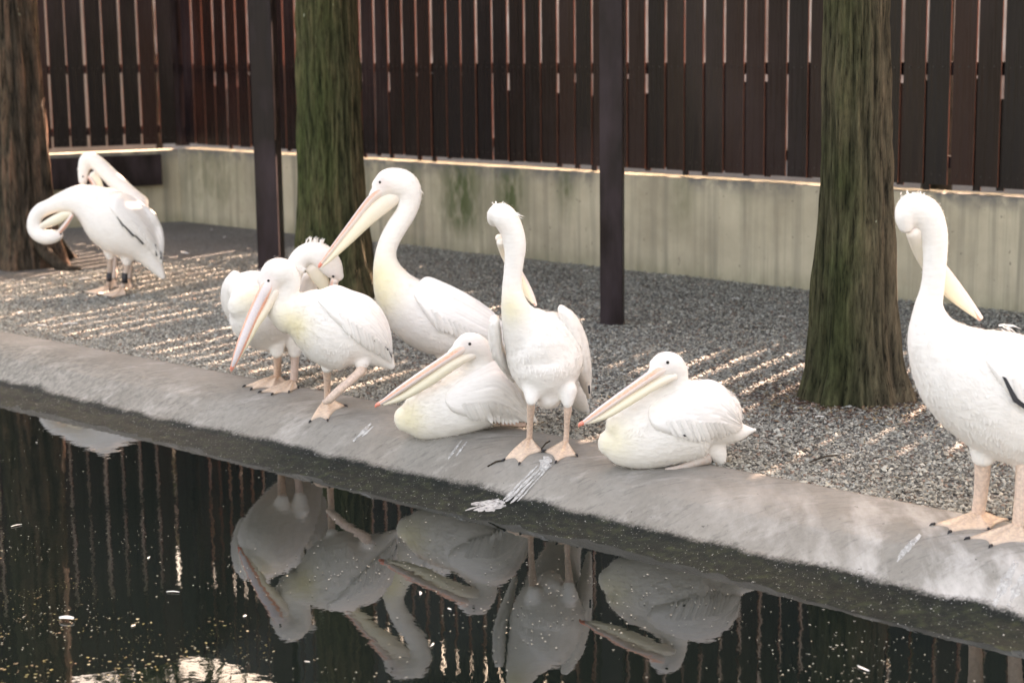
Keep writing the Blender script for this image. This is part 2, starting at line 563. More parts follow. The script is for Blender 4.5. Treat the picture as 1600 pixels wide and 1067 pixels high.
def build_fence(origin, d, nrm, u0, n, pitch, gap, label, battens):
    root = empty('slat_fence', (origin[0], origin[1], 0))
    tag(root, label, 'fence')
    w = pitch - gap
    me = slat_mesh(w, .014, TOP - Z0 - .0)
    bt = slat_mesh(.05, .010, .66)
    rm = rot_to(d).to_euler()
    inset = .10
    for i in range(n):
        u = u0 + i * pitch + rng.uniform(-.0045, .0045)
        p = origin + d * u + nrm * (inset + rng.uniform(-.0012, .0012))
        s = bpy.data.objects.new('slat', me); COL.objects.link(s); s.parent = root
        s.location = (p[0] - origin[0], p[1] - origin[1], Z0 + rng.uniform(-.004, .004))
        s.rotation_euler = (rng.uniform(-.0015, .0015), rng.uniform(-.0012, .0012), rm.z + rng.uniform(-.006, .006))
        for z in (RAIL_Z - .012 - Z0, .055):
            for xo in (-.03, .03):
                c = bpy.data.objects.new('screw', SCREW); COL.objects.link(c); c.parent = s
                c.location = (xo + rng.uniform(-.004, .004), -.009 if np.dot(nrm, (0, 1)) > 0 and d[0] > 0 else .009, z + rng.uniform(-.004, .004))
        if battens and rng.random() < .93:
            q = origin + d * (u + pitch / 2 + rng.uniform(-.006, .010)) + nrm * (inset + .0135)
            b = bpy.data.objects.new('batten', bt); COL.objects.link(b); b.parent = root
            b.location = (q[0] - origin[0], q[1] - origin[1], Z0 - .03 + rng.uniform(-.01, .05))
            b.rotation_euler = (0, 0, rm.z)
            b.scale.z = rng.choice([.78, .9, .96, 1.0])
    L = n * pitch
    for z, hh, back in ((RAIL_Z, .075, .045), (Z0 + .15, .07, .045), (2.25, .075, .045), (3.13, .06, .045)):
        bm = bmesh.new()
        c = origin + d * (u0 + L / 2 - pitch / 2) + nrm * (inset + back)
        box_bm(bm, (c[0], c[1], z - .02), L, .05, hh, rot_to(d))
        m2 = bpy.data.meshes.new('rail'); bm.to_mesh(m2); bm.free()
        link('rail', m2, MATS['post_wood'], root, smooth=False)
    bm = bmesh.new()                       # solid boarding above head height
    c = origin + d * (u0 + L / 2 - pitch / 2) + nrm * (inset + .09)
    box_bm(bm, (c[0], c[1], 3.425), L, .02, .69, rot_to(d))
    m2 = bpy.data.meshes.new('header_board'); bm.to_mesh(m2); bm.free()
    link('header_board', m2, MATS['post_wood'], root, smooth=False)
    return root


_c = np.linalg.solve(np.array([FDIR, -LDIR]).T, (LNRM - FNRM) * .10)
UC, VC = float(_c[0]), float(_c[1])
build_fence(FA, FDIR, FNRM, UC + .13, 66, PITCH_S, .020, 'long dark brown vertical slat fence above the mossy concrete wall', True)
build_fence(FA, LDIR, LNRM, VC + .13, 23, .158, .018, 'dark vertical slat fence at far left behind the preening birds', False)

_p = FA + FDIR * UC + FNRM * .10
bm = bmesh.new()
box_bm(bm, (_p[0], _p[1], (Z0 + TOP) / 2 - .01), .09, .09, TOP - Z0 + .02, rot_to(FDIR))
me = bpy.data.meshes.new('corner_post'); bm.to_mesh(me); bm.free()
tag(link('corner_post', me, MATS['post_wood'], smooth=False), 'dark square post where the two slat fences meet', 'post')

# a long plastered building beyond the fence, added to dim gaps and reflected sky
bl = empty('building', (0, 0, 0)); tag(bl, 'reddish plastered building added behind the long fence to dim its gaps', 'building')
for (d_, n_, u_, L_) in ((FDIR, FNRM, 0.0, 60.0),):
    q = FA + d_ * u_ + n_ * 11.0
    bm = bmesh.new(); box_bm(bm, (q[0] + n_[0] * 2, q[1] + n_[1] * 2, 4.15), L_, 4.0, 8.3, rot_to(d_))
    me = bpy.data.meshes.new('plaster_wall'); bm.to_mesh(me); bm.free()
    link('wall', me, MATS['plaster_red'], bl, smooth=False)
    bm = bmesh.new(); box_bm(bm, (q[0] + n_[0] * 2, q[1] + n_[1] * 2, 8.36), L_ + .5, 4.5, .12, rot_to(d_))
    me = bpy.data.meshes.new('roof'); bm.to_mesh(me); bm.free()
    link('roof', me, MATS['soil'], bl, smooth=False)

bl2 = empty('building', (0, 0, 0)); tag(bl2, 'pale grey building added beyond the far left fence to block bright sky', 'building')
q = FA + LDIR * 5.4 + LNRM * 2.6  # added block that dims the sky in the left gaps and their reflections
bm = bmesh.new(); box_bm(bm, (q[0] + LNRM[0] * 2, q[1] + LNRM[1] * 2, 1.95), 12.0, 4.0, 3.9, rot_to(LDIR))
me = bpy.data.meshes.new('wall'); bm.to_mesh(me); bm.free()
link('wall', me, MATS['plaster_grey'], bl2, smooth=False)
bm = bmesh.new(); box_bm(bm, (q[0] + LNRM[0] * 2, q[1] + LNRM[1] * 2, 3.96), 12.0, 4.4, .12, rot_to(LDIR))
me = bpy.data.meshes.new('roof'); bm.to_mesh(me); bm.free()
link('roof', me, MATS['soil'], bl2, smooth=False)

# shelter roof carried by the posts and the fence, above the picture
rf = empty('shelter_roof', (FA[0], FA[1], 0)); tag(rf, 'timber shelter roof above the gravel strip, carried by the posts', 'roof')
def roof_piece(nm, u0_, u1_, w0_, w1_, z0_, z1_, th_):
    V = []
    for (u_, w_, z_) in ((u0_, w0_, z0_), (u1_, w0_, z0_), (u1_, w1_, z1_), (u0_, w1_, z1_)):
        p_ = FA + FDIR * u_ - FNRM * w_
        V += [(p_[0], p_[1], z_), (p_[0], p_[1], z_ + th_)]
    link(nm, mesh(nm, V, [(0, 2, 4, 6), (1, 7, 5, 3), (0, 1, 3, 2), (2, 3, 5, 4), (4, 5, 7, 6), (6, 7, 1, 0)]), MATS['post_wood'], rf, smooth=False)
for k in range(4, 16):
    roof_piece('roof_board', .1 + k * .66, .1 + k * .66 + .655, .0, 2.35, 3.30, 3.08, .03)
roof_piece('beam', 2.76, 10.6, 1.74, 1.86, 3.055, 3.045, .075)

# ------------------------------------------------------------------ posts
def build_post(px, perp, w, label):
    # stands on the line parallel to the fence, 'perp' metres in front of the wall
    o0 = FA - FNRM * perp
    best = None
    for u in np.linspace(0, 8, 1600):
        p = o0 + FDIR * u
        c = CAM_M.transposed() @ (Vector((p[0], p[1], 0)) - CP)
        x = 800 + FPX * c.x / -c.z
        if best is None or abs(x - px) < best[0]: best = (abs(x - px), p)
    p = best[1]
    bm = bmesh.new()
    box_bm(bm, (p[0], p[1], 1.475), w, w, 3.15, Matrix.Rotation(R(-9), 3, 'Z'))
    bmesh.ops.bevel(bm, geom=bm.edges[:], offset=.004, segments=2, affect='EDGES')
    me = bpy.data.meshes.new('timber_post'); bm.to_mesh(me); bm.free()
    tag(link('timber_post', me, MATS['post_wood'], smooth=False), label, 'post', 'square timber posts')
    return p


p1 = build_post(425, 1.75, .148, 'dark square timber post left of the green mossy trunk')
p2 = build_post(957, 1.80, .122, 'dark square timber post in the middle before the concrete wall')

# ------------------------------------------------------------------ trees
def leaf_cloud(centers, radii, n, size, c_lo, c_hi, seed):
    r = np.random.default_rng(seed)
    k = r.integers(0, len(centers), n)
    d = r.normal(size=(n, 3)); d /= np.linalg.norm(d, axis=1)[:, None]
    P = np.array(centers)[k] + d * (np.array(radii)[k] * r.random(n) ** .45)[:, None]
    a = r.normal(size=(n, 3)); a /= np.linalg.norm(a, axis=1)[:, None]
    b = np.cross(a, r.normal(size=(n, 3))); b /= np.linalg.norm(b, axis=1)[:, None]
    L = size * r.uniform(.6, 1.4, n)[:, None]
    V = np.stack([P - a * L, P + b * L * .32, P + a * L, P - b * L * .32], 1).reshape(-1, 3)
    F = np.arange(4 * n).reshape(n, 4)
    t = r.random(n)[:, None]
    c = np.array(c_lo) * (1 - t) + np.array(c_hi) * t
    return V, F, np.repeat(c, 4, 0)


def build_tree(base, radii, height, mat, label, seed, flutes=7, flute_a=.08, lean=(0, 0), roots=0, crown_z=4.8, crown_r=1.3, moss_dir=(-1, -.3), fine=True, group=None):
    """radii: list of (z, r)"""
    root = empty('tree', (base[0], base[1], 0)); tag(root, label, 'tree', group)
    na, nz = (210, 300) if fine else (28, 40)
    zs = np.concatenate([np.linspace(-.08, 2.3, int(nz * .8)), np.linspace(2.35, height, nz - int(nz * .8))])
    th = np.linspace(0, 2 * np.pi, na, endpoint=False)
    Z, T = np.meshgrid(zs, th, indexing='ij')
    rz = np.interp(Z, [q[0] for q in radii], [q[1] for q in radii])
    cx = np.cos(T); sn = np.sin(T)
    w = .55 * np.sin(Z * 2.1 + seed) + .3 * np.sin(Z * 4.7 + seed * 2)
    fl = np.cos(flutes * T + seed + .5 * w) + .5 * np.cos((flutes + 4) * T + 2 * seed - w)
    fade = np.exp(-np.clip(Z, 0, 9) / .9) + .18
    rr = rz * (1 + flute_a * fl * fade)
    u = T / (2 * np.pi)
    # fibrous ridges: seamless by sampling on a circle
    def rid(fr, fz, sd):
        return vnoise(u * fr + .35 * np.sin(Z * 3 + sd), Z * fz + 40, sd)
    rel = np.zeros_like(rr)
    for fr, fz, am, sd in ((32, 1.5, .42, 11 + seed), (64, 3.0, .34, 21 + seed), (128, 6.0, .26, 31 + seed)):
        rel += am * np.abs(2 * rid(fr, fz, sd) - 1) ** .7
    rr = rr + (rel - .45) * .032
    kn = vnoise(u * 8, Z * 2.2 + 9, 51 + seed)
    rr = rr + np.clip(kn - .72, 0, 1) * .06
    X = base[0] + rr * cx + lean[0] * Z; Y = base[1] + rr * sn + lean[1] * Z
    V = np.stack([X, Y, Z], -1).reshape(-1, 3)
    i, j = np.meshgrid(np.arange(len(zs) - 1), np.arange(na), indexing='ij')
    F = np.stack([i * na + j, i * na + (j + 1) % na, (i + 1) * na + (j + 1) % na, (i + 1) * na + j], -1).reshape(-1, 4)
    md = np.array(moss_dir, float); md /= np.linalg.norm(md)
    ms = np.clip(.35 + .9 * (cx * md[0] + sn * md[1]), 0, 1) * np.clip(1.15 - .25 * np.abs(Z - .9), .2, 1)
    cols = np.stack([np.clip(rel, 0, 1), ms, np.zeros_like(ms)], -1).reshape(-1, 3)
    link('trunk', quick_mesh('trunk', V, F, cols), MATS[mat], root)
    r = np.random.default_rng(seed + 100)
    # surface roots
    for k in range(roots):
        a = r.uniform(0, 2 * np.pi); L = r.uniform(.25, .5)
        r0 = radii[0][1]
        pts = [(base[0] + math.cos(a + .3 * q) * (r0 * .55 + L * q), base[1] + math.sin(a + .3 * q) * (r0 * .55 + L * q), .30 * (1 - q) ** 2 - .02, .06 * (1 - .55 * q)) for q in (0, .2, .4, .6, .8, 1)]
        link('root', tube_mesh('root', pts, 8, cols=(.4, .1, 0)), MATS[mat], root)
    # limbs and crown, above the picture
    cs = []; rs = []
    for k in range(9):
        a = k * 2.4 + seed; z0 = crown_z - .5 + k * (height - crown_z) / 9.5
        L = crown_r * (1.0 - .07 * k)
        bx, by = base[0] + lean[0] * z0, base[1] + lean[1] * z0
        tip = (bx + math.cos(a) * L, by + math.sin(a) * L, z0 + .35)
        link('limb', tube_mesh('limb', [(bx, by, z0, .045), ((bx + tip[0]) / 2, (by + tip[1]) / 2, z0 + .25, .03), (*tip, .012)], 6, cols=(.4, .3, 0)), MATS[mat], root)
        cs += [tip, ((bx + tip[0]) / 2, (by + tip[1]) / 2, z0 + .3)]; rs += [.5, .4]
    cs.append((base[0] + lean[0] * height, base[1] + lean[1] * height, height)); rs.append(.5)
    V, F, c = leaf_cloud(cs, rs, 3600 if fine else 3400, .07 if fine else .115, (.03, .055, .015), (.08, .12, .03), seed)
    o = link('crown', quick_mesh('crown', V, F, c), MATS['leaf_green'], root, smooth=False)
    o['kind'] = 'stuff'
    return root


def tube_mesh(name, pts, seg=10, cols=None):
    """pts: (x,y,z,r) along a path"""
    P = np.array([q[:3] for q in pts], float); rad = [q[3] for q in pts]
    V = []; F = []
    tg = np.gradient(P, axis=0)
    ref = np.array([0.13, 0.31, .94])
    for i in range(len(P)):
        t = tg[i] / (np.linalg.norm(tg[i]) + 1e-9)
        a = np.cross(t, ref); a /= np.linalg.norm(a) + 1e-9
        b = np.cross(t, a)
        for k in range(seg):
            an = 2 * math.pi * k / seg
            V.append(P[i] + rad[i] * (a * math.cos(an) + b * math.sin(an)))
    for i in range(len(P) - 1):
        for k in range(seg):
            F.append((i * seg + k, i * seg + (k + 1) % seg, (i + 1) * seg + (k + 1) % seg, (i + 1) * seg + k))
    n = len(V); V.append(P[0]); V.append(P[-1])
    for k in range(seg):
        F.append((n, (k + 1) % seg, k)); F.append((n + 1, (len(P) - 1) * seg + k, (len(P) - 1) * seg + (k + 1) % seg))
    return mesh(name, V, F, None if cols is None else [cols] * len(V))


g3 = G(1345, 636); g2 = G(518, 468); g1 = G(22, 417)
build_tree((g3.x + .015, g3.y + .20), [(-.1, .245), (.0, .226), (.12, .196), (.3, .176), (.6, .158), (1.0, .142), (1.6, .131), (3, .115), (6.5, .04)], 6.5, 'bark_mossy',
           'thick fluted tree trunk with flared base right of the sitting pelican', 3, 7, .07, lean=(-.016, 0))
build_tree((g2.x, g2.y + .2), [(-.1, .30), (.0, .28), (.2, .232), (.45, .205), (.8, .19), (1.6, .178), (3, .15), (6.5, .05)], 6.5, 'bark_green',
           'bright green mossy tree trunk behind the tallest pelican', 5, 6, .06, moss_dir=(-.8, -.6))
build_tree((g1.x, g1.y + .2), [(-.1, .36), (.0, .33), (.2, .28), (.5, .25), (.9, .232), (1.6, .205), (3, .18), (7, .05)], 7.0, 'bark_brown',
           'dark brown tree trunk with reddish roots at the left edge', 8, 6, .09, roots=5, moss_dir=(-1, 0))
# trees beyond the fence, seen only through the gaps and in the water
for k, (u, w, h, sd) in enumerate(((5.7, 3.2, 6.6, 37), (8.6, 3.0, 6.8, 41), (-4.3, 2.5, 6.8, 31))):
    p = FA + FDIR * u + FNRM * w
    build_tree((p[0], p[1]), [(-.1, .15), (0, .13), (1, .1), (3, .08), (h, .02)], h, 'bark_brown',
               ['leafy tree beyond the middle of the long fence', 'leafy tree beyond the right end of the long fence', 'leafy tree beyond the corner where the two fences meet'][k],
               sd, crown_z=2.9, crown_r=1.25, fine=False, group='trees beyond the fence')

# ------------------------------------------------------------------ pelicans
class Bird:
    def __init__(self, Y0, ox, oy, sc):
        self.Y0, self.ox, self.oy, self.sc = Y0, ox, oy, sc

    def px(self, x, y):
        return self.ox + x / self.sc, self.oy + y / self.sc

    def P(self, x, y, dY=0.0):
        a, b = self.px(x, y)
        return np.array(PD(a, b, self.Y0 + dY))

    @property
    def mpp(self):                        # metres per unit of the drawing
        return self.Y0 / FPX / self.sc * 1.012


def dens(rings, n=5):
    """Catmull-Rom through the rings"""
    A = np.array(rings, float); out = []
    for i in range(len(A) - 1):
        p0 = A[max(i - 1, 0)]; p1 = A[i]; p2 = A[i + 1]; p3 = A[min(i + 2, len(A) - 1)]
        for k in range(n):
            t = k / n
            out.append(.5 * ((2 * p1) + (-p0 + p2) * t + (2 * p0 - 5 * p1 + 4 * p2 - p3) * t * t + (-p0 + 3 * p1 - 3 * p2 + p3) * t ** 3))
    out.append(A[-1])
    return np.array(out)


def loft(B, rings, seg=20, capf=.8, rdf=1.0, colf=None):
    """rings: (x, y, dY, rn[, rd]) -> verts, faces, cols, centres, tangents"""
    A = np.array([(r[0], r[1], r[2], r[3], r[4] if len(r) > 4 else r[3] * rdf) for r in rings], float)
    A = dens(A)
    A[:, 3:] = np.maximum(A[:, 3:], .5)
    m = B.mpp
    C = np.array([B.P(a[0], a[1], a[2]) for a in A])
    T = np.gradient(C, axis=0); T /= np.linalg.norm(T, axis=1)[:, None] + 1e-9
    rows = []
    def ring(c, t, rn, rd):
        dep = np.array([0, 1.0, 0]); dep = dep - t * np.dot(t, dep)
        if np.linalg.norm(dep) < .25: dep = np.array([1.0, 0, 0]) - t * t[0]
        dep /= np.linalg.norm(dep)
        nn = np.cross(t, dep)
        return [c + rn * m * nn * math.cos(a) + rd * m * dep * math.sin(a) for a in np.linspace(0, 2 * math.pi, seg, endpoint=False)]
    caps = (.35, .7, .92)
    for e in (1.0, .85, .5):
        s = math.sqrt(max(0, 1 - e * e)) if e < 1 else .08
        rows.append(ring(C[0] - T[0] * A[0, 3] * m * capf * e, T[0], A[0, 3] * s, A[0, 4] * s))
    for i in range(len(A)):
        rows.append(ring(C[i], T[i], A[i, 3], A[i, 4]))
    for e in (.5, .85, 1.0):
        s = math.sqrt(max(0, 1 - e * e)) if e < 1 else .08
        rows.append(ring(C[-1] + T[-1] * A[-1, 3] * m * capf * e, T[-1], A[-1, 3] * s, A[-1, 4] * s))
    V = [v for r_ in rows for v in r_]
    n = len(rows); F = []
    for i in range(n - 1):
        for k in range(seg):
            F.append((i * seg + k, i * seg + (k + 1) % seg, (i + 1) * seg + (k + 1) % seg, (i + 1) * seg + k))
    F.append(tuple(range(seg))[::-1]); F.append(tuple((n - 1) * seg + k for k in range(seg)))
    cols = None
    if colf is not None:
        cols = [colf(i / (n - 1), 2 * math.pi * k / seg) for i in range(n) for k in range(seg)]
    return V, F, cols, C, T


def remeshed(name, V, F, voxel=.0065, smooth=14):
    me = mesh(name, V, F)
    bm = bmesh.new(); bm.from_mesh(me); bmesh.ops.recalc_face_normals(bm, faces=bm.faces[:]); bm.to_mesh(me); bm.free()
    o = bpy.data.objects.new('tmp', me); COL.objects.link(o)
    md = o.modifiers.new('r', 'REMESH'); md.mode = 'VOXEL'; md.voxel_size = voxel
    ms = o.modifiers.new('s', 'SMOOTH'); ms.factor = .5; ms.iterations = smooth
    dg = bpy.context.evaluated_depsgraph_get(); dg.update()
    out = bpy.data.meshes.new_from_object(o.evaluated_get(dg))
    bpy.data.objects.remove(o); bpy.data.meshes.remove(me)
    out.name = name
    return out


WHITE = np.array([.86, .82, .78])
YEL = np.array([.83, .73, .46])
PINK = np.array([.84, .66, .58])


def hit_px(bvh, B, x, y, back=False):
    a, b = B.px(x, y)
    d = ray(a, b).normalized()
    if back:
        far = CP + d * (B.Y0 + 3) / max(d.y, .1)
        h = bvh.ray_cast(far, -d)
    else:
        h = bvh.ray_cast(CP, d)
    return h[0]


def foot(parent, B, ankle_world, toes, mat, flat=None):
    """webbed foot: toes given as drawing pixels on the ground"""
    ax = np.array(ankle_world)
    tips = []
    for (x, y) in toes:
        a, b = B.px(x, y)
        q = GK(a, b); tips.append(np.array([q.x, q.y, gz(q.x, q.y)]))
    heel = np.array([ax[0], ax[1], gz(ax[0], ax[1])])
    V = []; F = []
    nr = 7
    dirs = []
    for i in range(len(tips) - 1):
        for k in range(6):
            t = k / 6
            q = tips[i] * (1 - t) + tips[i + 1] * t
            dip = .16 * math.sin(math.pi * t)
            dirs.append((q * (1 - dip) + heel * dip, abs(math.cos(math.pi * t))))
    dirs.append((tips[-1], 1.0))
    k = len(dirs)
    for j in range(nr + 1):
        r_ = j / nr
        for (q, toe) in dirs:
            p = heel * (1 - r_) + q * r_
            z = gz(p[0], p[1]) + .004 + (.020 * (1 - r_) ** 1.5) + (.007 * max(0, toe - .7) / .3 * (1 - .5 * r_))
            V.append((p[0], p[1], z))
    F = [(j * k + i, j * k + i + 1, (j + 1) * k + i + 1, (j + 1) * k + i) for j in range(nr) for i in range(k - 1)]
    n = len(V)
    for v in V[:n]:
        V.append((v[0], v[1], v[2] - .006))
    F += [tuple(reversed([q + n for q in f])) for f in F]
    ring_ = [i for i in range(k)] + [j * k + k - 1 for j in range(1, nr + 1)] + [nr * k + i for i in range(k - 2, -1, -1)] + [j * k for j in range(nr - 1, 0, -1)]
    for a, b in zip(ring_, ring_[1:] + ring_[:1]):
        F.append((a, a + n, b + n, b))
    base = np.array([.80, .60, .45])
    cols = []
    for j in range(nr + 1):
        for (q, toe) in dirs:
            cols.append(base * (.93 + .10 * toe) if j < nr else base * .75)
    cols = cols + [c * .6 for c in cols]
    o = link('foot', mesh('foot', V, F, cols), mat, parent)
    for q in tips:
        d = q - heel; d /= np.linalg.norm(d)
        z = gz(q[0], q[1])
        link('claw', tube_mesh('claw', [(q[0] - d[0] * .006, q[1] - d[1] * .006, z + .008, .005), (q[0] + d[0] * .006, q[1] + d[1] * .006, z + .008, .004), (q[0] + d[0] * .014, q[1] + d[1] * .014, z + .003, .001)], 6),
             MATS['black_feather'], o)
    return o


def flakes(me, B, Cs, Ts, n, seed, size=.015):
    """small body feathers lying on the plumage, pointing tailwards"""
    r = np.random.default_rng(seed)
    nv = len(me.vertices); co = np.empty(nv * 3); me.vertices.foreach_get('co', co); co = co.reshape(-1, 3)
    np_ = len(me.polygons); ce = np.empty(np_ * 3); no = np.empty(np_ * 3); ar = np.empty(np_)
    me.polygons.foreach_get('center', ce); me.polygons.foreach_get('normal', no); me.polygons.foreach_get('area', ar)
    ce = ce.reshape(-1, 3); no = no.reshape(-1, 3)
    vc = np.empty(nv * 4); me.color_attributes['Col'].data.foreach_get('color', vc); vc = vc.reshape(-1, 4)
    f0 = np.array([p.vertices[0] for p in me.polygons])
    k = r.choice(np_, n, p=ar / ar.sum())
    P = ce[k] + r.normal(size=(n, 3)) * .003; N = no[k]
    d2 = ((P[:, None, :] - Cs[None, ::2, :]) ** 2).sum(-1)
    near = d2.argmin(1)
    rad = np.sqrt(d2.min(1))
    T = Ts[::2][near] + r.normal(size=(n, 3)) * .14
    T += np.array([0, 0, -.25])
    T -= N * (T * N).sum(1)[:, None]; T /= np.linalg.norm(T, axis=1)[:, None] + 1e-9
    S = np.cross(N, T)
    sc = np.clip(rad / .10, .35, 1.15)
    L = (size * r.uniform(.6, 1.3, n) * sc)[:, None]; W = L * r.uniform(.10, .17, n)[:, None]
    lift = (.0004 + .0008 * r.random(n))[:, None] * np.minimum(sc, 1)[:, None]
    a = P - N * .0012; m1 = P + T * L * .55 + S * W + N * lift * .6; m2 = P + T * L * .55 - S * W + N * lift * .6; e = P + T * L + N * lift * 1.2
    V = np.stack([a, m1, e, m2], 1).reshape(-1, 3)
    F = np.arange(4 * n).reshape(n, 4)
    c = vc[f0[k]][:, :3] * r.uniform(.95, 1.03, n)[:, None]
    return quick_mesh('plumage', V, F, np.repeat(c, 4, 0))


def wing_patch(B, bvh, upper, lower, T0, back, nu=44, nv=26, seed=0, nfe=11):
    U = dens([(a[0], a[1]) for a in upper], 8); Lw = dens([(a[0], a[1]) for a in lower], 8)
    def samp(A, t):
        i = t * (len(A) - 1); k = int(min(i, len(A) - 2)); f = i - k
        return A[k] * (1 - f) + A[k + 1] * f
    r = np.random.default_rng(seed)
    jag = r.uniform(-.055, .03, nfe + 2)
    D = np.full((nu + 1, nv + 1), np.nan); XY = np.zeros((nu + 1, nv + 1, 2))
    for i in range(nu + 1):
        for j in range(nv + 1):
            v = j / nv
            fe = v * nfe; k = int(fe); j_ = jag[k] * (1 - (2 * (fe - k) - 1) ** 4)
            u = i / nu * (1 + (j_ if i > nu * .6 else 0) * ((i / nu - .6) / .4 if i > nu * .6 else 0))
            u = min(u, 1.0)
            q = samp(U, u) * (1 - v) + samp(Lw, u) * v
            XY[i, j] = q
            h = hit_px(bvh, B, q[0], q[1], back)
            if h is not None: D[i, j] = h.y
    if np.isnan(D).all(): return None
    # fill misses from the neighbours, then relax
    med = np.nanmedian(D)
    for _ in range(60):
        nanm = np.isnan(D)
        if not nanm.any(): break
        pad = np.pad(D, 1, constant_values=np.nan)
        nb = np.stack([pad[:-2, 1:-1], pad[2:, 1:-1], pad[1:-1, :-2], pad[1:-1, 2:]])
        with np.errstate(all='ignore'):
            cnt = (~np.isnan(nb)).sum(0); s_ = np.nansum(nb, 0) / np.maximum(cnt, 1)
        D = np.where(nanm & (cnt > 0), s_, D)
    D = np.where(np.isnan(D), med, D)
    for _ in range(10):
        pad = np.pad(D, 1, mode='edge')
        D = .5 * D + .125 * (pad[:-2, 1:-1] + pad[2:, 1:-1] + pad[1:-1, :-2] + pad[1:-1, 2:])
    sg = 1 if back else -1
    top = np.zeros((nu + 1, nv + 1, 3)); bot = np.zeros_like(top); cols = np.zeros_like(top)
    for i in range(nu + 1):
        for j in range(nv + 1):
            u = i / nu; v = j / nv
            ed = min(1, u / .12) * (1 if v < .5 else min(1, (1 - v) / .14)) * (min(1, v / .2) if v < .5 else 1)
            th = T0 * (max(ed, 0) ** .5) * (1 - .45 * u)
            fe = v * nfe + .6 * math.sin(u * 3 + seed); fr = fe - math.floor(fe)
            th += (.0075 * (fr - .5)) * min(1, max(0, (u - .22) / .3)) * min(1, ed * 2)
            x, y = XY[i, j]
            a, b = B.px(x, y)
            top[i, j] = PD(a, b, D[i, j] + sg * th)
            bot[i, j] = PD(a, b, D[i, j] - sg * .012)
            g = .98 - .20 * min(1, u * 1.3) * (1 - fr) ** 2
            cols[i, j] = WHITE * g * np.array([1.0, .995, 1.0])
    k = nv + 1; n = (nu + 1) * k
    V = np.concatenate([top.reshape(-1, 3), bot.reshape(-1, 3)])
    F = []
    for i in range(nu):
        for j in range(nv):
            f = (i * k + j, i * k + j + 1, (i + 1) * k + j + 1, (i + 1) * k + j)
            F.append(f); F.append(tuple(reversed([q + n for q in f])))
    ring_ = [j for j in range(k)] + [i * k + nv for i in range(1, nu + 1)] + [nu * k + j for j in range(nv - 1, -1, -1)] + [i * k for i in range(nu - 1, 0, -1)]
    for a, b in zip(ring_, ring_[1:] + ring_[:1]):
        F.append((a, a + n, b + n, b))
    me = mesh('wing', V, F, np.concatenate([cols, cols]).reshape(-1, 3))
    bm = bmesh.new(); bm.from_mesh(me); bmesh.ops.recalc_face_normals(bm, faces=bm.faces[:]); bm.to_mesh(me); bm.free()
    return me


def wing_tips(parent, B, bvh, up, lo, seed):
    """separate flight feathers hanging past the lower rear edge of the folded wing"""
    U = dens([(a[0], a[1]) for a in up], 8); Lw = dens([(a[0], a[1]) for a in lo], 8)
    r = np.random.default_rng(seed)
    def samp(A, t):
        i = min(max(t, 0), 1) * (len(A) - 1); k = int(min(i, len(A) - 2)); f = i - k
        return A[k] * (1 - f) + A[k + 1] * f
    n = 15
    for k in range(n):
        u = .36 + .60 * k / (n - 1)
        a = samp(U, u - .10) * .30 + samp(Lw, u - .10) * .70
        e = samp(Lw, u)
        dr = e - a; dr = dr / (np.linalg.norm(dr) + 1e-9)
        e = e + dr * (r.uniform(.004, .015) / B.mpp)
        ns = 6; V = []
        side = np.array([-dr[1], dr[0]]) * (r.uniform(.0075, .0105) / B.mpp)
        d0 = None
        for i in range(ns + 1):
            t = i / ns; c = a * (1 - t) + e * t
            h = hit_px(bvh, B, c[0], c[1])
            d0 = h.y if h is not None else (d0 if d0 is not None else B.Y0)
            w = 1.0 if t < .6 else math.sqrt(max(0, 1 - ((t - .6) / .4) ** 2)) + .06
            off = .021 + .003 * (k % 2) - .010 * t
            for s_, lift in ((-1, -.0015), (0, .0015), (1, -.0015)):
                q = c + side * s_ * w
                x_, y_ = B.px(q[0], q[1])
                V.append(np.array(PD(x_, y_, d0 - off - lift)))
        F = [(i * 3 + j, i * 3 + j + 1, (i + 1) * 3 + j + 1, (i + 1) * 3 + j) for i in range(ns) for j in range(2)]
        g = r.uniform(.86, 1.0)
        cols = [WHITE * g * (.98 if j != 1 else .93) for i in range(ns + 1) for j in range(3)]
        link('flight_feather', mesh('flight_feather', V, F, cols), MATS['plumage'], parent)


def bill_col(f, a):
    """grey-lilac ridge, orange edges, pale flanks; f runs from the face to the tip"""
    s = abs(math.cos(a))                 # 1 at the ridge and keel
    side = abs(math.sin(a))
    ridge = np.array([.60, .52, .52]); edge = np.array([.85, .36, .24]); pale = np.array([.86, .66, .56])
    c = ridge * s + edge * (1 - s)
    c = c if .3 < side < .999 else ridge
    w = min(1, max(0, (f - .05) / .25))
    return pale * (1 - w) + c * w


def bill_col2(f, a):
    c = math.cos(a)                      # in-plane: +1 one edge, -1 the other
    ridge = np.array([.76, .64, .60]); edge = np.array([.84, .34, .22]); pale = np.array([.84, .72, .66]); lil = np.array([.62, .56, .58])
    w = min(1, max(0, (f - .05) / .25))
    if BILL_SIDE == 'top':
        k = edge if abs(c) > .55 else lil
    else:
        q = c * BILL_SIDE
        k = ridge if q > -.12 else (edge if q > -.72 else lil)
    return pale * (1 - w) + k * w


BILL_SIDE = 1


def pouch_col(f, a):
    y = np.array([.83, .76, .58]); p = np.array([.84, .74, .66])
    w = math.exp(-((f - .62) / .36) ** 2) * .9
    b_ = max(0, 1 - f / .22)
    c_ = p * (1 - w) + y * w
    return c_ * (1 - b_) + np.array([.85, .79, .75]) * b_


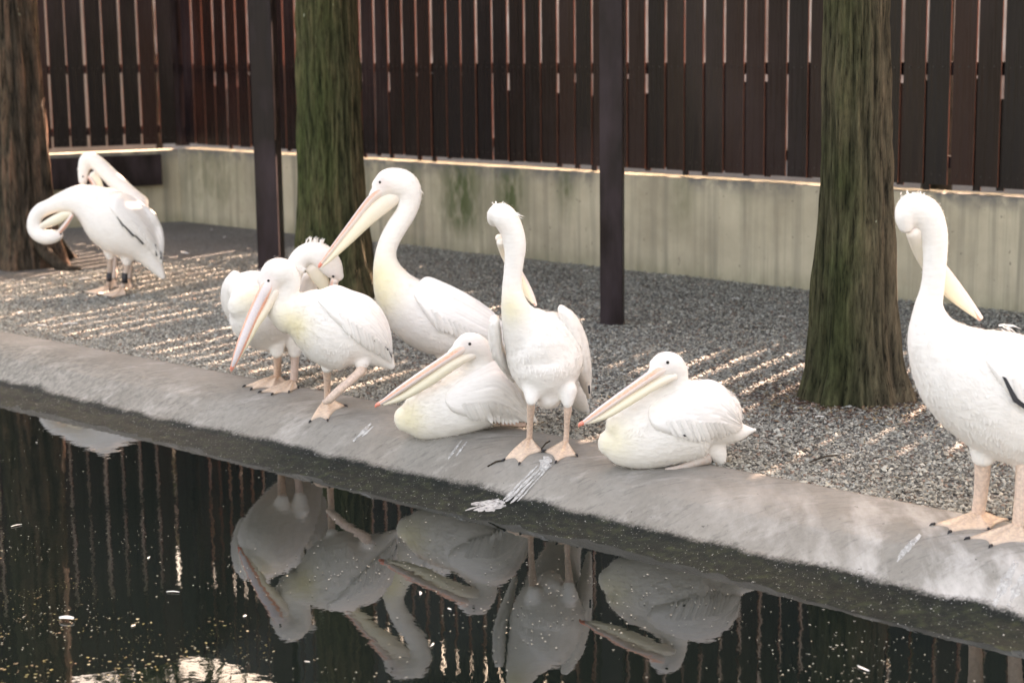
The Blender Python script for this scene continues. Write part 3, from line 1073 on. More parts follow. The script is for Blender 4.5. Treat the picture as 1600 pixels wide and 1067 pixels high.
def build_bird(B, base, label, chains, bill=None, pouch=None, eyes=(), wings=(), wing_lofts=(), legs=(), yellow=(), pink=(), crests=(), blacks=(), seed=1,
               nail=True, bill_side=1, rdf=.86, nfl=11000, bare_tail=None):
    global BILL_SIDE
    BILL_SIDE = bill_side
    root = empty('pelican', tuple(base)); tag(root, label, 'pelican', 'white pelicans at the pond')
    V = []; F = []; CS = []; TS = []
    for ch in chains:
        v, f, _, c, t = loft(B, ch, 22, rdf=rdf)
        F += [tuple(q + len(V) for q in ff) for ff in f]; V += v
        CS.append(c); TS.append(t)
    for lg in legs:                           # feathered thighs belong to the body
        if 'thigh' in lg:
            v, f, _, c, t = loft(B, lg['thigh'], 14, rdf=1.0)
            F += [tuple(q + len(V) for q in ff) for ff in f]; V += v
            CS.append(c); TS.append(t)
    me = remeshed('body', V, F, .0065 if B.Y0 < 9 else .009)
    nv = len(me.vertices); co = np.empty(nv * 3); me.vertices.foreach_get('co', co); co = co.reshape(-1, 3)
    cols = np.tile(WHITE, (nv, 1))
    for (lst, cc) in ((yellow, YEL), (pink, PINK)):
        for (x, y, dY, r_, a) in lst:
            c = B.P(x, y, dY)
            w = a * np.exp(-(((co - c) ** 2).sum(1)) / (r_ * B.mpp) ** 2)
            cols = cols * (1 - w[:, None]) + cc * w[:, None]
    for (x, y) in eyes:                        # bare skin round the eye
        a0, b0 = B.px(x, y); dd = np.array(PD(a0, b0, B.Y0 - .05)); 
        w = .55 * np.exp(-((((co - dd) ** 2).sum(1)) / .034 ** 2))
        cols = cols * (1 - w[:, None]) + np.array([.78, .66, .66]) * w[:, None]
    for a_ in list(me.color_attributes): me.color_attributes.remove(a_)
    set_cols(me, cols)
    body = link('body', me, MATS['plumage'], root)
    CS = np.concatenate(CS); TS = np.concatenate(TS)
    fl = link('plumage', flakes(me, B, CS, TS, nfl, seed), MATS['plumage'], body, smooth=False)
    fl['kind'] = 'stuff'
    dg = None
    bvh = BVHTree.FromPolygons([tuple(v) for v in co], [tuple(p.vertices) for p in me.polygons])
    for (x, y) in eyes:
        h = hit_px(bvh, B, x, y)
        if h is None: continue
        bm = bmesh.new(); bmesh.ops.create_uvsphere(bm, u_segments=14, v_segments=10, radius=.0062)
        m2 = bpy.data.meshes.new('eye'); bm.to_mesh(m2); bm.free()
        o = link('eye', m2, MATS['eye_black'], root); o.location = Vector(h) - root.location + (Vector(h) - CP).normalized() * .001
    if bill is not None:
        v, f, c, _, _ = loft(B, bill, 24, capf=.5, rdf=1.0, colf=bill_col2)
        o = link('upper_bill', mesh('upper_bill', v, f, c), MATS['bill'], root)
        if nail:
            e = bill[-1]; d = np.array(bill[-1][:2], float) - np.array(bill[-2][:2], float); d /= np.linalg.norm(d)
            r0 = e[3] * 1.25
            nl = [(e[0] - d[0] * r0, e[1] - d[1] * r0, e[2], r0 * 1.02, r0 * 1.1), (e[0] + d[0] * r0 * .4, e[1] + d[1] * r0 * .4, e[2], r0 * .9, r0 * .9), (e[0] + d[0] * r0 * .9 - d[1] * r0 * .2 * (1 if bill_side == 1 else 0), e[1] + d[1] * r0 * .9 + r0 * .5, e[2], r0 * .5, r0 * .5)]
            v, f, c, _, _ = loft(B, nl, 14, capf=.8, colf=lambda f_, a_: (.82, .19, .12))
            link('bill_nail', mesh('bill_nail', v, f, c), MATS['bill'], o)
    if pouch is not None:
        v, f, c, _, _ = loft(B, pouch, 22, capf=.6, rdf=.75, colf=pouch_col)
        link('pouch', mesh('pouch', v, f, c), MATS['pouch'], root)
    for k, (up, lo, T0) in enumerate(wings):
        for back in (False, True):
            m2 = wing_patch(B, bvh, up, lo, T0, back, seed=seed + k + (50 if back else 0))
            if m2 is None: continue
            w_ = link('wing', m2, MATS['plumage'], root)
            if not back: wing_tips(w_, B, bvh, up, lo, seed + k)
    for k, ch in enumerate(wing_lofts):
        v, f, c, C_, T_ = loft(B, ch, 26, rdf=.4, colf=lambda f_, a_: WHITE * (.97 - .05 * f_))
        m2 = mesh('wing', v, f, c)
        w_ = link('wing', m2, MATS['plumage'], root)
        fo = link('wing_coverts', flakes(m2, B, C_, T_, 700, seed + k + 7, .04), MATS['plumage'], w_, smooth=False); fo['kind'] = 'stuff'
    for lg in legs:
        lp = [list(p) for p in lg['leg']]
        if lg.get('ground', True):
            a_, b_ = B.px(lp[-1][0], lp[-1][1]); q_ = GK(a_, b_ + 6.0 * 6.4 / B.Y0)
            for i_, p_ in enumerate(lp):
                w_ = i_ / (len(lp) - 1); p_[2] = p_[2] * (1 - w_) + (q_.y - B.Y0) * w_
        pts = dens([(p[0], p[1], p[2], p[3]) for p in lp], 4)
        tp = [(*B.P(q[0], q[1], q[2]), q[3] * B.mpp) for q in pts]
        lc = lg.get('col', (.80, .60, .49))
        if lg.get('ground', True):
            e = tp[-1]; ax, ay = e[0], e[1]; z0 = gz(ax, ay) + .018
            tp.append((ax, ay, z0, e[3] * 1.05))
        tp2 = tube_mesh('leg', tp, 14, cols=lc)
        lo = link('leg', tp2, MATS['leg_skin'], root)
        if 'toes' in lg:
            foot(lo, B, tp[-1][:3], lg['toes'], MATS['leg_skin'])
        if 'band' in lg:
            x, y, dY, r_, h_ = lg['band']
            a = B.P(x, y - h_, dY); b = B.P(x, y + h_, dY)
            link('leg_band', tube_mesh('leg_band', [(*a, r_ * B.mpp), (*((a + b) / 2), r_ * B.mpp), (*b, r_ * B.mpp)], 14), MATS['black_feather'], lo)
    r = np.random.default_rng(seed + 9)
    for (x, y, dx, dy, n, L, sp) in crests:    # loose feathers on the crown
        vs_ = []; fs = []
        for k in range(n):
            bx = x + r.uniform(-1, 1) * sp; by = y + r.uniform(-1, 1) * sp * .5; bd = r.uniform(-.02, .02)
            an = math.atan2(dy, dx) + r.uniform(-.45, .45); l_ = L * r.uniform(.6, 1.2)
            a = B.P(bx, by, bd); e = B.P(bx + math.cos(an) * l_, by + math.sin(an) * l_, bd + r.uniform(-.015, .015))
            mid = (a + e) / 2 + np.array([0, 0, .1 * np.linalg.norm(e - a)])
            t_ = e - a; sd_ = np.cross(t_, (r.normal(), -1, r.normal() * .3)); sd_ *= .0022 / (np.linalg.norm(sd_) + 1e-9)
            i0 = len(vs_); vs_ += [a - sd_, a + sd_, mid + sd_, mid - sd_, e]
            fs += [(i0, i0 + 1, i0 + 2, i0 + 3), (i0 + 3, i0 + 2, i0 + 4)]
        cr = link('crest', mesh('crest', vs_, fs, [WHITE] * len(vs_)), MATS['plumage'], root, smooth=False)
        cr['kind'] = 'stuff'
    for poly in blacks:                        # dark flight feathers showing under the wing edge
        pts = []
        for (x, y) in poly:
            h = hit_px(bvh, B, x, y)
            q = np.array(h) if h is not None else B.P(x, y, -.02)
            dv = np.array(CP) - q; dv /= np.linalg.norm(dv)
            pts.append(q + dv * .022)
        n = len(pts)
        dv = np.array([0, .006, 0])
        vv = pts + [p + dv for p in pts]
        ff = [tuple(range(n)), tuple(range(2 * n - 1, n - 1, -1))] + [(i, i + n, (i + 1) % n + n, (i + 1) % n) for i in range(n)]
        link('flight_feather', mesh('flight_feather', vv, ff), MATS['black_feather'], root, smooth=False)
    return root


def gpt(x, y):
    p = GK(x, y)
    return (p.x, p.y, gz(p.x, p.y))


def bird_D():
    B = Bird(GK(511, 650).y, 340, 360, 3.334)
    neck = [(250, 268, -.02, 50), (300, 222, -.02, 74), (350, 225, -.01, 72), (372, 275, 0, 62), (345, 345, 0, 60), (325, 405, 0, 78), (380, 440, 0, 105)]
    body = [(385, 430, 0, 98), (470, 455, 0, 158), (570, 495, 0, 203), (660, 530, 0, 203), (740, 560, 0, 180), (810, 610, 0, 125), (870, 670, 0, 58), (910, 712, 0, 20)]
    return build_bird(B, gpt(511, 650), 'white pelican with bill hanging straight down and one leg crossed over the other',
        [neck, body, [(290, 240, -.025, 58), (264, 296, -.045, 44), (246, 338, -.06, 33)]],
        bill=[(285, 250, -.02, 24, 30), (258, 298, -.05, 34, 40), (215, 380, -.07, 31, 34), (170, 480, -.09, 29, 34), (125, 590, -.11, 25, 30), (92, 675, -.12, 17, 20), (76, 714, -.12, 9, 9)],
        pouch=[(296, 320, -.03, 26, 40), (250, 410, -.055, 24, 34), (200, 490, -.08, 20, 26), (150, 590, -.10, 14, 18), (100, 680, -.12, 8, 9)],
        eyes=[(265, 263)], bill_side='top',
        wings=[([(520, 318), (610, 284), (700, 312), (800, 352), (872, 440), (905, 540), (912, 650)],
                [(522, 372), (585, 450), (660, 520), (740, 585), (810, 625), (860, 650), (908, 690)], .022)],
        legs=[dict(thigh=[(575, 660, 0, 50), (570, 720, 0, 32)], leg=[(568, 700, 0, 24), (570, 760, 0, 20), (572, 820, 0, 18), (573, 880, 0, 19)],
                   toes=[(482, 1003), (572, 996), (668, 920)]),
              dict(thigh=[(745, 620, -.03, 60), (752, 700, -.06, 38)], leg=[(755, 690, -.06, 30), (750, 725, -.07, 27), (700, 775, -.09, 23), (640, 825, -.11, 22), (592, 872, -.11, 22), (566, 892, -.10, 16), (550, 888, -.09, 8)], ground=False)],
        yellow=[(385, 500, -.10, 95, .95), (320, 430, -.1, 60, .5)], pink=[(255, 285, -.06, 45, .6), (720, 690, -.1, 60, .3)],
        crests=[(398, 200, 1, .3, 60, 44, 24)],
        blacks=[[(872, 605), (888, 618), (910, 662), (893, 648)], [(815, 572), (822, 574), (820, 582)]], seed=11)


def bird_C():
    B = Bird(GK(430, 606).y, 340, 360, 3.334)
    neck = [(632, 243, .0, 30), (605, 205, .0, 54), (560, 148, .0, 66), (500, 118, .0, 60), (440, 140, 0, 56), (398, 205, 0, 54), (360, 285, 0, 66), (300, 350, .0, 110)]
    body = [(150, 375, -.12, 105), (195, 410, -.08, 160), (260, 450, .02, 180), (330, 480, .15, 170), (400, 510, .3, 135), (460, 540, .42, 70), (500, 560, .5, 25)]
    return build_bird(B, gpt(430, 608), 'white pelican with crest, head curled down behind the pelican with crossed legs',
        [neck, body, [(125, 310, -.06, 84), (185, 300, -.02, 92), (265, 325, .05, 105)]],
        bill=[(612, 255, .0, 22, 24), (595, 320, .02, 20, 22), (570, 420, .05, 16, 18), (550, 500, .07, 8, 8)],
        pouch=[(500, 190, .01, 48, 32), (530, 240, .02, 44, 30), (560, 310, .04, 30, 22), (560, 420, .06, 14, 12)],
        eyes=[(602, 239)],
        wing_lofts=[[(92, 240, -.02, 32, 44), (70, 295, .0, 46, 64), (75, 375, .04, 54, 74), (105, 450, .1, 46, 60)],
                    [(465, 250, .12, 36, 40), (470, 320, .14, 55, 60), (480, 400, .2, 60, 60), (500, 480, .3, 40, 40)]],
        legs=[dict(thigh=[(300, 560, .0, 55), (310, 640, .0, 34)], leg=[(310, 630, .0, 25), (312, 700, .0, 21), (312, 760, .0, 21)], toes=[(140, 818), (176, 834), (285, 828), (372, 800)]),
              dict(thigh=[(400, 560, .03, 55), (404, 640, .03, 34)], leg=[(404, 630, .03, 25), (402, 700, .02, 21), (396, 790, .02, 20)], toes=[(222, 848), (285, 860), (372, 848), (420, 825)], col=(.62, .47, .42))],
        yellow=[(150, 350, -.2, 90, .5), (200, 300, -.15, 70, .3)], pink=[(620, 250, -.02, 30, .5)],
        crests=[(500, 84, .25, -1, 90, 36, 45)], seed=21)


def bird_E():
    B = Bird(7.62, 480, 250, 3.233)
    ch = [(352, 128, 0, 32), (395, 112, 0, 62), (450, 112, 0, 72), (500, 135, 0, 70), (520, 190, 0, 58), (500, 265, 0, 52), (455, 335, 0, 53), (415, 410, 0, 52), (396, 480, 0, 54),
          (405, 560, 0, 76), (450, 660, 0, 118), (530, 750, 0, 152), (630, 810, 0, 166), (740, 840, 0, 160), (850, 870, 0, 135), (950, 905, 0, 85), (1030, 945, 0, 40), (1070, 965, 0, 15)]
    f1 = GK(690, 634); f2 = GK(722, 640)
    return build_bird(B, (f1.x, f1.y, 0), 'tallest white pelican, neck raised and bill pointing down to the left',
        [ch, [(420, 120, 0, 62), (365, 158, 0, 42), (330, 192, 0, 28)]],
        bill=[(410, 130, 0, 20, 26), (368, 160, -.0, 26, 40), (310, 215, -.0, 22, 30), (215, 335, -.0, 17, 26), (115, 465, -.0, 13, 20), (66, 530, -.0, 8, 9)],
        pouch=[(445, 178, 0, 42, 34), (385, 222, 0, 46, 34), (300, 300, 0, 38, 28), (200, 410, 0, 25, 20), (120, 495, 0, 13, 12), (75, 538, 0, 6, 6)],
        eyes=[(368, 113)],
        wings=[([(545, 640), (600, 590), (690, 618), (800, 672), (900, 735), (970, 800), (1050, 905)],
                [(540, 690), (590, 775), (650, 850), (740, 885), (850, 935), (950, 950), (1060, 960)], .022)],
        legs=[dict(thigh=[(690, 930, 0, 60), (700, 1030, 0, 36)], leg=[(700, 1020, 0, 24), (700, 1100, 0, 19), (698, 1180, 0, 18)], toes=[(610, 1240), (655, 1265), (730, 1250)]),
              dict(thigh=[(790, 930, .05, 60), (800, 1030, .05, 36)], leg=[(800, 1020, .05, 24), (800, 1100, .05, 19), (798, 1170, .05, 18)], toes=[(720, 1225), (765, 1250), (840, 1235)])],
        yellow=[(360, 590, -.06, 100, .9), (370, 690, -.08, 100, .7)], pink=[(380, 120, -.06, 50, .45)],
        crests=[(560, 150, .4, 1, 16, 26, 16)], seed=31)


def bird_F():
    B = Bird(GK(664, 690).y + .03, 570, 500, 5.079)
    neck = [(745, 200, -.04, 52), (810, 182, -.04, 85), (880, 205, -.03, 98), (925, 270, -.01, 100), (900, 360, .0, 105), (800, 460, .02, 120)]
    body = [(315, 785, 0, 108), (400, 768, 0, 186), (520, 735, 0, 225), (680, 690, 0, 246), (850, 625, 0, 258), (1000, 580, 0, 250), (1130, 630, 0, 185), (1240, 710, 0, 110), (1320, 775, 0, 45), (1360, 800, 0, 20)]
    return build_bird(B, gpt(672, 690), 'sitting white pelican left of the upright one, long bill resting on its chest',
        [neck, body, [(820, 205, -.04, 84), (745, 240, -.05, 62), (675, 288, -.068, 42)]],
        bill=[(820, 205, -.04, 30, 50), (750, 240, -.05, 42, 68), (640, 312, -.075, 36, 62), (460, 430, -.105, 32, 54), (280, 552, -.13, 28, 44), (160, 637, -.14, 19, 26), (100, 672, -.145, 13, 13)],
        pouch=[(860, 275, -.04, 36, 50), (780, 305, -.05, 42, 60), (660, 375, -.075, 48, 56), (480, 498, -.10, 46, 48), (300, 608, -.125, 30, 34), (150, 670, -.14, 11, 12)],
        eyes=[(833, 190)],
        wings=[([(640, 590), (720, 500), (830, 425), (950, 360), (1060, 320), (1180, 420), (1270, 600), (1300, 720)],
                [(638, 650), (690, 725), (790, 765), (900, 785), (1000, 795), (1100, 805), (1200, 805), (1300, 790)], .020)],
        legs=[dict(leg=[(1080, 800, .0, 40), (1160, 815, .0, 26), (1250, 825, .0, 22), (1275, 815, .0, 14)], ground=False, col=(.74, .5, .42))],
        yellow=[(280, 810, -.10, 170, .95), (240, 720, -.08, 120, .7)], pink=[(800, 220, -.1, 80, .4)],
        crests=[(985, 250, 1, .5, 14, 40, 25)], seed=41)


def bird_G():
    B = Bird(GK(850, 708).y, 740, 300, 2.427)
    neck = [(80, 110, .05, 30), (88, 88, .02, 40), (112, 92, .0, 48), (142, 140, 0, 46), (157, 205, 0, 43), (152, 280, 0, 37), (146, 360, 0, 39), (158, 440, 0, 56), (190, 510, .03, 88), (230, 575, .06, 120)]
    body = [(215, 520, .04, 92, 84), (240, 550, .05, 135, 120), (268, 610, .08, 150, 140), (276, 680, .08, 138, 140), (282, 745, .07, 100, 105), (288, 785, .06, 50, 60)]
    tail = [(275, 600, .15, 130, 120), (300, 660, .32, 110, 90), (345, 730, .48, 70, 55), (395, 790, .6, 42, 25), (425, 835, .68, 22, 12)]
    return build_bird(B, gpt(850, 708), 'upright white pelican facing the viewer with its head turned back over its shoulder',
        [neck, body, tail],
        bill=[(96, 172, .06, 15, 16), (128, 240, .11, 16, 18), (176, 316, .14, 16, 17), (213, 382, .14, 13, 14), (236, 430, .13, 6, 6)],
        pouch=[(104, 190, .03, 18, 16), (124, 240, .08, 20, 16), (165, 320, .12, 20, 14), (200, 380, .13, 14, 10), (226, 420, .13, 6, 6)], nail=False,
        wing_lofts=[[(336, 448, .02, 16, 30), (358, 490, .05, 38, 55), (383, 560, .10, 47, 75), (403, 630, .16, 42, 80), (420, 700, .24, 27, 60), (434, 765, .32, 10, 25)],
                    [(80, 488, .02, 18, 30), (80, 530, .05, 25, 50), (86, 585, .10, 25, 70), (110, 640, .16, 22, 60), (145, 700, .25, 12, 30)]],
        legs=[dict(thigh=[(225, 740, .02, 45), (219, 795, -.01, 22)], leg=[(218, 788, -.01, 16), (217, 822, -.01, 16), (215, 860, -.01, 12.5), (213, 900, 0, 11.5), (212, 938, 0, 12)], toes=[(115, 1022), (174, 1036), (262, 986)]),
              dict(thigh=[(355, 750, .02, 42), (358, 806, .0, 21)], leg=[(358, 798, .0, 15), (357, 832, .0, 15), (354, 870, .0, 11.5), (352, 910, .01, 10.5), (350, 950, .01, 11)], toes=[(268, 988), (312, 1030), (391, 1004)])],
        yellow=[(130, 440, -.06, 65, .8)], pink=[(95, 150, -.02, 30, .35)],
        crests=[(140, 92, 1, .1, 30, 40, 12), (95, 50, .3, -1, 24, 9, 26)],
        blacks=[[(434, 735), (441, 733), (443, 766), (436, 764)]], seed=51, bill_side=1)


def bird_H():
    B = Bird(GK(985, 733).y + .03, 880, 530, 4.638)
    neck = [(655, 185, -.05, 45), (715, 172, -.05, 82), (780, 190, -.04, 98), (815, 250, -.02, 92), (800, 340, -.01, 95), (690, 440, .0, 110), (540, 540, .0, 130), (430, 650, 0, 140)]
    body = [(325, 750, 0, 98), (410, 755, 0, 172), (540, 725, 0, 228), (700, 675, 0, 258), (850, 615, 0, 286), (990, 572, 0, 288), (1110, 580, 0, 235), (1200, 630, 0, 165), (1270, 665, 0, 85), (1350, 660, 0, 34), (1405, 655, 0, 12)]
    vent = [(1060, 740, 0, 110), (1120, 830, 0, 75), (1150, 895, 0, 35)]
    return build_bird(B, gpt(1010, 733), 'sitting white pelican right of the upright one, folded up near the thick trunk',
        [neck, body, vent, [(750, 195, -.05, 82), (690, 228, -.06, 60), (620, 274, -.076, 40)]],
        bill=[(760, 200, -.05, 30, 50), (690, 228, -.06, 40, 66), (580, 300, -.085, 34, 60), (420, 410, -.115, 30, 52), (260, 524, -.14, 26, 42), (170, 590, -.15, 19, 26), (128, 614, -.155, 13, 13)],
        pouch=[(800, 262, -.05, 34, 50), (730, 290, -.06, 38, 60), (620, 352, -.08, 38, 54), (460, 452, -.11, 38, 46), (310, 548, -.135, 28, 34), (175, 608, -.15, 10, 12)],
        eyes=[(757, 168)],
        wings=[([(618, 500), (700, 430), (820, 370), (940, 315), (1060, 290), (1170, 345), (1250, 470), (1295, 600)],
                [(614, 560), (655, 645), (760, 688), (880, 705), (990, 738), (1090, 715), (1190, 690), (1300, 640)], .020)],
        legs=[dict(leg=[(1040, 850, -.02, 60), (960, 890, -.04, 34), (860, 925, -.05, 22), (740, 945, -.05, 14)], ground=False, col=(.50, .44, .40))],
        yellow=[(290, 740, -.10, 170, .95), (250, 650, -.08, 120, .7)], pink=[(740, 215, -.12, 70, .35)],
        crests=[(875, 200, .6, 1, 12, 30, 20)], blacks=[[(868, 695), (880, 692), (893, 702), (880, 706)]], seed=61)


def bird_I():
    B = Bird(GK(1535, 824).y, 0, 0, 1.0)
    ch = [(1416, 356, -.01, 12), (1414, 338, -.01, 17), (1424, 325, 0, 23), (1446, 334, 0, 25), (1459, 365, 0, 22), (1461, 405, 0, 19), (1457, 450, 0, 19), (1451, 485, 0, 25),
          (1462, 530, 0, 48), (1502, 578, 0, 80), (1560, 612, 0, 98), (1625, 640, 0, 98), (1690, 668, 0, 78), (1745, 695, 0, 45), (1790, 720, 0, 18)]
    return build_bird(B, gpt(1535, 828), 'white pelican at the right edge preening its back, partly out of frame',
        [ch],
        bill=[(1424, 358, .0, 9, 11), (1448, 392, .06, 10, 12), (1480, 432, .10, 10, 12), (1510, 470, .11, 8, 10), (1532, 498, .10, 5, 5)],
        pouch=[(1428, 362, .0, 13, 12), (1446, 398, .05, 16, 13), (1476, 442, .09, 15, 12), (1505, 474, .10, 9, 8), (1529, 497, .10, 3, 3)], nail=False,
        wings=[([(1545, 545), (1575, 520), (1620, 535), (1680, 570), (1740, 630), (1785, 700)],
                [(1540, 565), (1562, 600), (1600, 640), (1660, 680), (1720, 705), (1785, 725)], .02)],
        legs=[dict(thigh=[(1540, 660, .0, 34), (1536, 715, .0, 19)], leg=[(1536, 705, .0, 14), (1535, 740, .0, 12.5), (1532, 775, 0, 11), (1528, 803, 0, 11)], toes=[(1458, 822), (1484, 834), (1545, 830), (1578, 814)]),
              dict(thigh=[(1606, 680, .0, 34), (1601, 730, -.03, 19)], leg=[(1601, 720, -.05, 14), (1599, 755, -.07, 12.5), (1595, 790, -.08, 11), (1592, 820, -.08, 11)], toes=[(1512, 844), (1548, 856), (1612, 850)])],
        yellow=[], pink=[(1436, 355, .02, 24, .3)],
        crests=[(1425, 311, .5, -1, 60, 6, 18), (1568, 510, 1, .35, 8, 26, 8)],
        blacks=[[(1566, 588), (1572, 590), (1590, 622), (1602, 632), (1602, 640), (1584, 628)]], seed=71, nfl=13000)


def bird_A():
    B = Bird(11.0, 30, 220, 4.268)
    ch = [(268, 625, -.04, 34), (225, 640, -.03, 46), (165, 640, -.02, 52), (108, 598, 0, 52), (100, 530, 0, 46), (140, 470, 0, 50), (215, 435, 0, 52), (300, 408, 0, 72), (390, 400, 0, 105),
          (480, 430, 0, 142), (585, 500, 0, 188), (690, 590, 0, 188), (780, 665, 0, 148), (850, 745, 0, 92), (910, 835, 0, 52), (960, 910, 0, 22)]
    return build_bird(B, gpt(184, 458), 'white pelican at far left bending its neck in a loop to preen its chest',
        [ch],
        bill=[(272, 605, -.05, 16, 18), (310, 560, -.07, 17, 18), (352, 498, -.08, 12, 12)],
        pouch=[(150, 570, -.02, 20, 20), (230, 535, -.06, 32, 28), (300, 500, -.07, 28, 24), (345, 488, -.07, 12, 12)], nail=False,
        eyes=[(276, 622)],
        wings=[([(600, 380), (690, 345), (800, 400), (890, 475), (945, 560), (968, 660), (958, 800)],
                [(600, 440), (645, 515), (705, 590), (770, 645), (835, 700), (900, 760), (952, 815)], .03)],
        legs=[dict(col=(.50, .40, .34), thigh=[(600, 690, .0, 60), (605, 775, .0, 30)], leg=[(605, 765, .0, 24), (606, 850, .0, 18), (600, 930, .0, 16), (596, 975, 0, 16)], toes=[(430, 1015), (520, 1030), (600, 1020)], band=(600, 910, .0, 17, 28)),
              dict(col=(.50, .40, .34), thigh=[(715, 740, .0, 62), (718, 815, .0, 32)], leg=[(718, 800, .0, 26), (715, 860, .0, 19), (700, 940, .0, 17), (690, 985, 0, 17)], toes=[(545, 1035), (610, 1052), (715, 1030)], band=(704, 915, .0, 20, 34))],
        yellow=[], pink=[(270, 610, -.06, 30, .3)],
        blacks=[[(648, 505), (662, 510), (700, 570), (690, 575)], [(690, 565), (704, 565), (770, 635), (760, 642)], [(765, 630), (780, 632), (835, 690), (822, 692)], [(905, 690), (918, 690), (922, 770), (912, 770)], [(935, 740), (945, 742), (950, 790), (940, 790)]],
        seed=81, nfl=5000)


def bird_B():
    B = Bird(11.55, 30, 220, 4.268)
    neck = [(425, 275, .0, 30), (428, 200, .0, 38), (448, 128, .0, 46), (500, 135, .0, 50), (570, 200, .0, 54), (650, 280, .0, 56), (730, 360, .0, 62), (790, 430, .0, 80)]
    body = [(760, 470, .0, 95), (790, 540, 0, 130), (830, 620, 0, 115), (870, 700, 0, 70), (910, 770, 0, 25)]
    return build_bird(B, gpt(205, 447), 'white pelican half hidden behind the one looping its neck at far left',
        [neck, body],
        bill=[(470, 240, -.03, 16, 18), (500, 290, -.03, 14, 16), (540, 380, -.02, 10, 10)], nail=False,
        pouch=[(490, 225, -.02, 26, 24), (530, 275, -.02, 22, 20), (560, 360, -.02, 12, 12)],
        legs=[dict(col=(.42, .35, .30), thigh=[(745, 620, .0, 60), (740, 770, .0, 30)], leg=[(740, 760, .0, 20), (738, 850, .0, 17), (735, 930, .0, 16)], toes=[(640, 985), (700, 1000), (760, 985)]),
              dict(col=(.42, .35, .30), thigh=[(800, 640, .0, 60), (640, 770, .02, 30)], leg=[(640, 760, .02, 20), (638, 850, .02, 17), (634, 930, .02, 16)], toes=[(560, 985), (600, 998), (660, 985)])],
        eyes=[(426, 240)], crests=[(400, 190, -1, .3, 10, 16, 14)], seed=91, nfl=2600)


for fn in (bird_D, bird_C, bird_E, bird_F, bird_G, bird_H, bird_I, bird_A, bird_B):
    fn()

# ------------------------------------------------------------------ gravel stones
def build_gravel(n):
    r = np.random.default_rng(17)
    # denser towards the camera
    t = r.uniform(-4.2, 4.6, n * 3); s = -r.uniform(.0, 1, n * 3) ** 1.25 * 4.4 - .008
    X = t + KN[0] * s; Yv = np.array([yc(a) for a in t]) + KN[1] * s
    wd = (X - FA[0]) * FNRM[0] + (Yv - FA[1]) * FNRM[1]
    ax = np.abs(X / Yv)
    ok = (wd < -.02) & (ax < .33)
    X = X[ok][:n]; Yv = Yv[ok][:n]; n = len(X)
    base = np.array([(1, 0, -.25), (-1, 0, -.25), (0, 1, -.25), (0, -1, -.25), (.1, .1, .95)], float)
    tri = np.array([(0, 2, 4), (2, 1, 4), (1, 3, 4), (3, 0, 4)])
    V = base[None] * r.uniform(.6, 1.3, (n, 5, 1)) + r.normal(size=(n, 5, 3)) * .16
    an = r.uniform(0, 6.28, n); c, s_ = np.cos(an), np.sin(an)
    ti = r.uniform(-.5, .5, n); ct, st = np.cos(ti), np.sin(ti)
    x, y, z = V[..., 0].copy(), V[..., 1].copy(), V[..., 2].copy() * .62
    x, z = x * ct[:, None] - z * st[:, None], x * st[:, None] + z * ct[:, None]
    V[..., 0] = x * c[:, None] - y * s_[:, None]; V[..., 1] = x * s_[:, None] + y * c[:, None]; V[..., 2] = z
    V *= (r.uniform(.45, 1.2, n) ** 1.5 * .0078 * np.where(r.random(n) < .03, 1.7, 1.0))[:, None, None]
    V[..., 0] += X[:, None]; V[..., 1] += Yv[:, None]; V[..., 2] += (r.uniform(-.009, .001, n) + .014 * (vnoise(X * 3.1, Yv * 3.1, 66) - .45))[:, None]
    F = (np.arange(n)[:, None, None] * 5 + tri[None]).reshape(-1, 3)
    g = r.normal(.27, .095, n).clip(.06, .55)
    w = r.normal(0, .02, n)
    col = np.stack([g * (1.03 + w), g, g * (.86 - w)], -1)
    br = r.random(n) < .07
    col[br] = np.stack([g[br] * .8, g[br] * .55, g[br] * .42], -1)
    o = link('gravel', quick_mesh('gravel', V.reshape(-1, 3), F, np.repeat(col, 5, 0)), MATS['gravel_stone'], smooth=False)
    tag(o, 'loose grey gravel stones covering the ground', 'gravel', kind='stuff')


build_gravel(210000)

# ------------------------------------------------------------------ fallen feathers, leaf litter, twigs, droppings, floating bits
def feather_mesh(L, W, curl, seed):
    r = np.random.default_rng(seed); V = []; F = []
    n = 7
    for i in range(n):
        u = i / (n - 1); w = W * math.sin(math.pi * min(1, .08 + u * .95)) ** .7
        x = (u - .5) * L; b = curl * math.sin(u * 2.4) * L
        z = .003 + .003 * u * (1 - u) * 4 * L / .08
        V += [(x, b - w, z), (x, b, z + .003), (x, b + w, z)]
    for i in range(n - 1):
        for k in range(2):
            F.append((i * 3 + k, i * 3 + k + 1, (i + 1) * 3 + k + 1, (i + 1) * 3 + k))
    return mesh('feather', V, F)


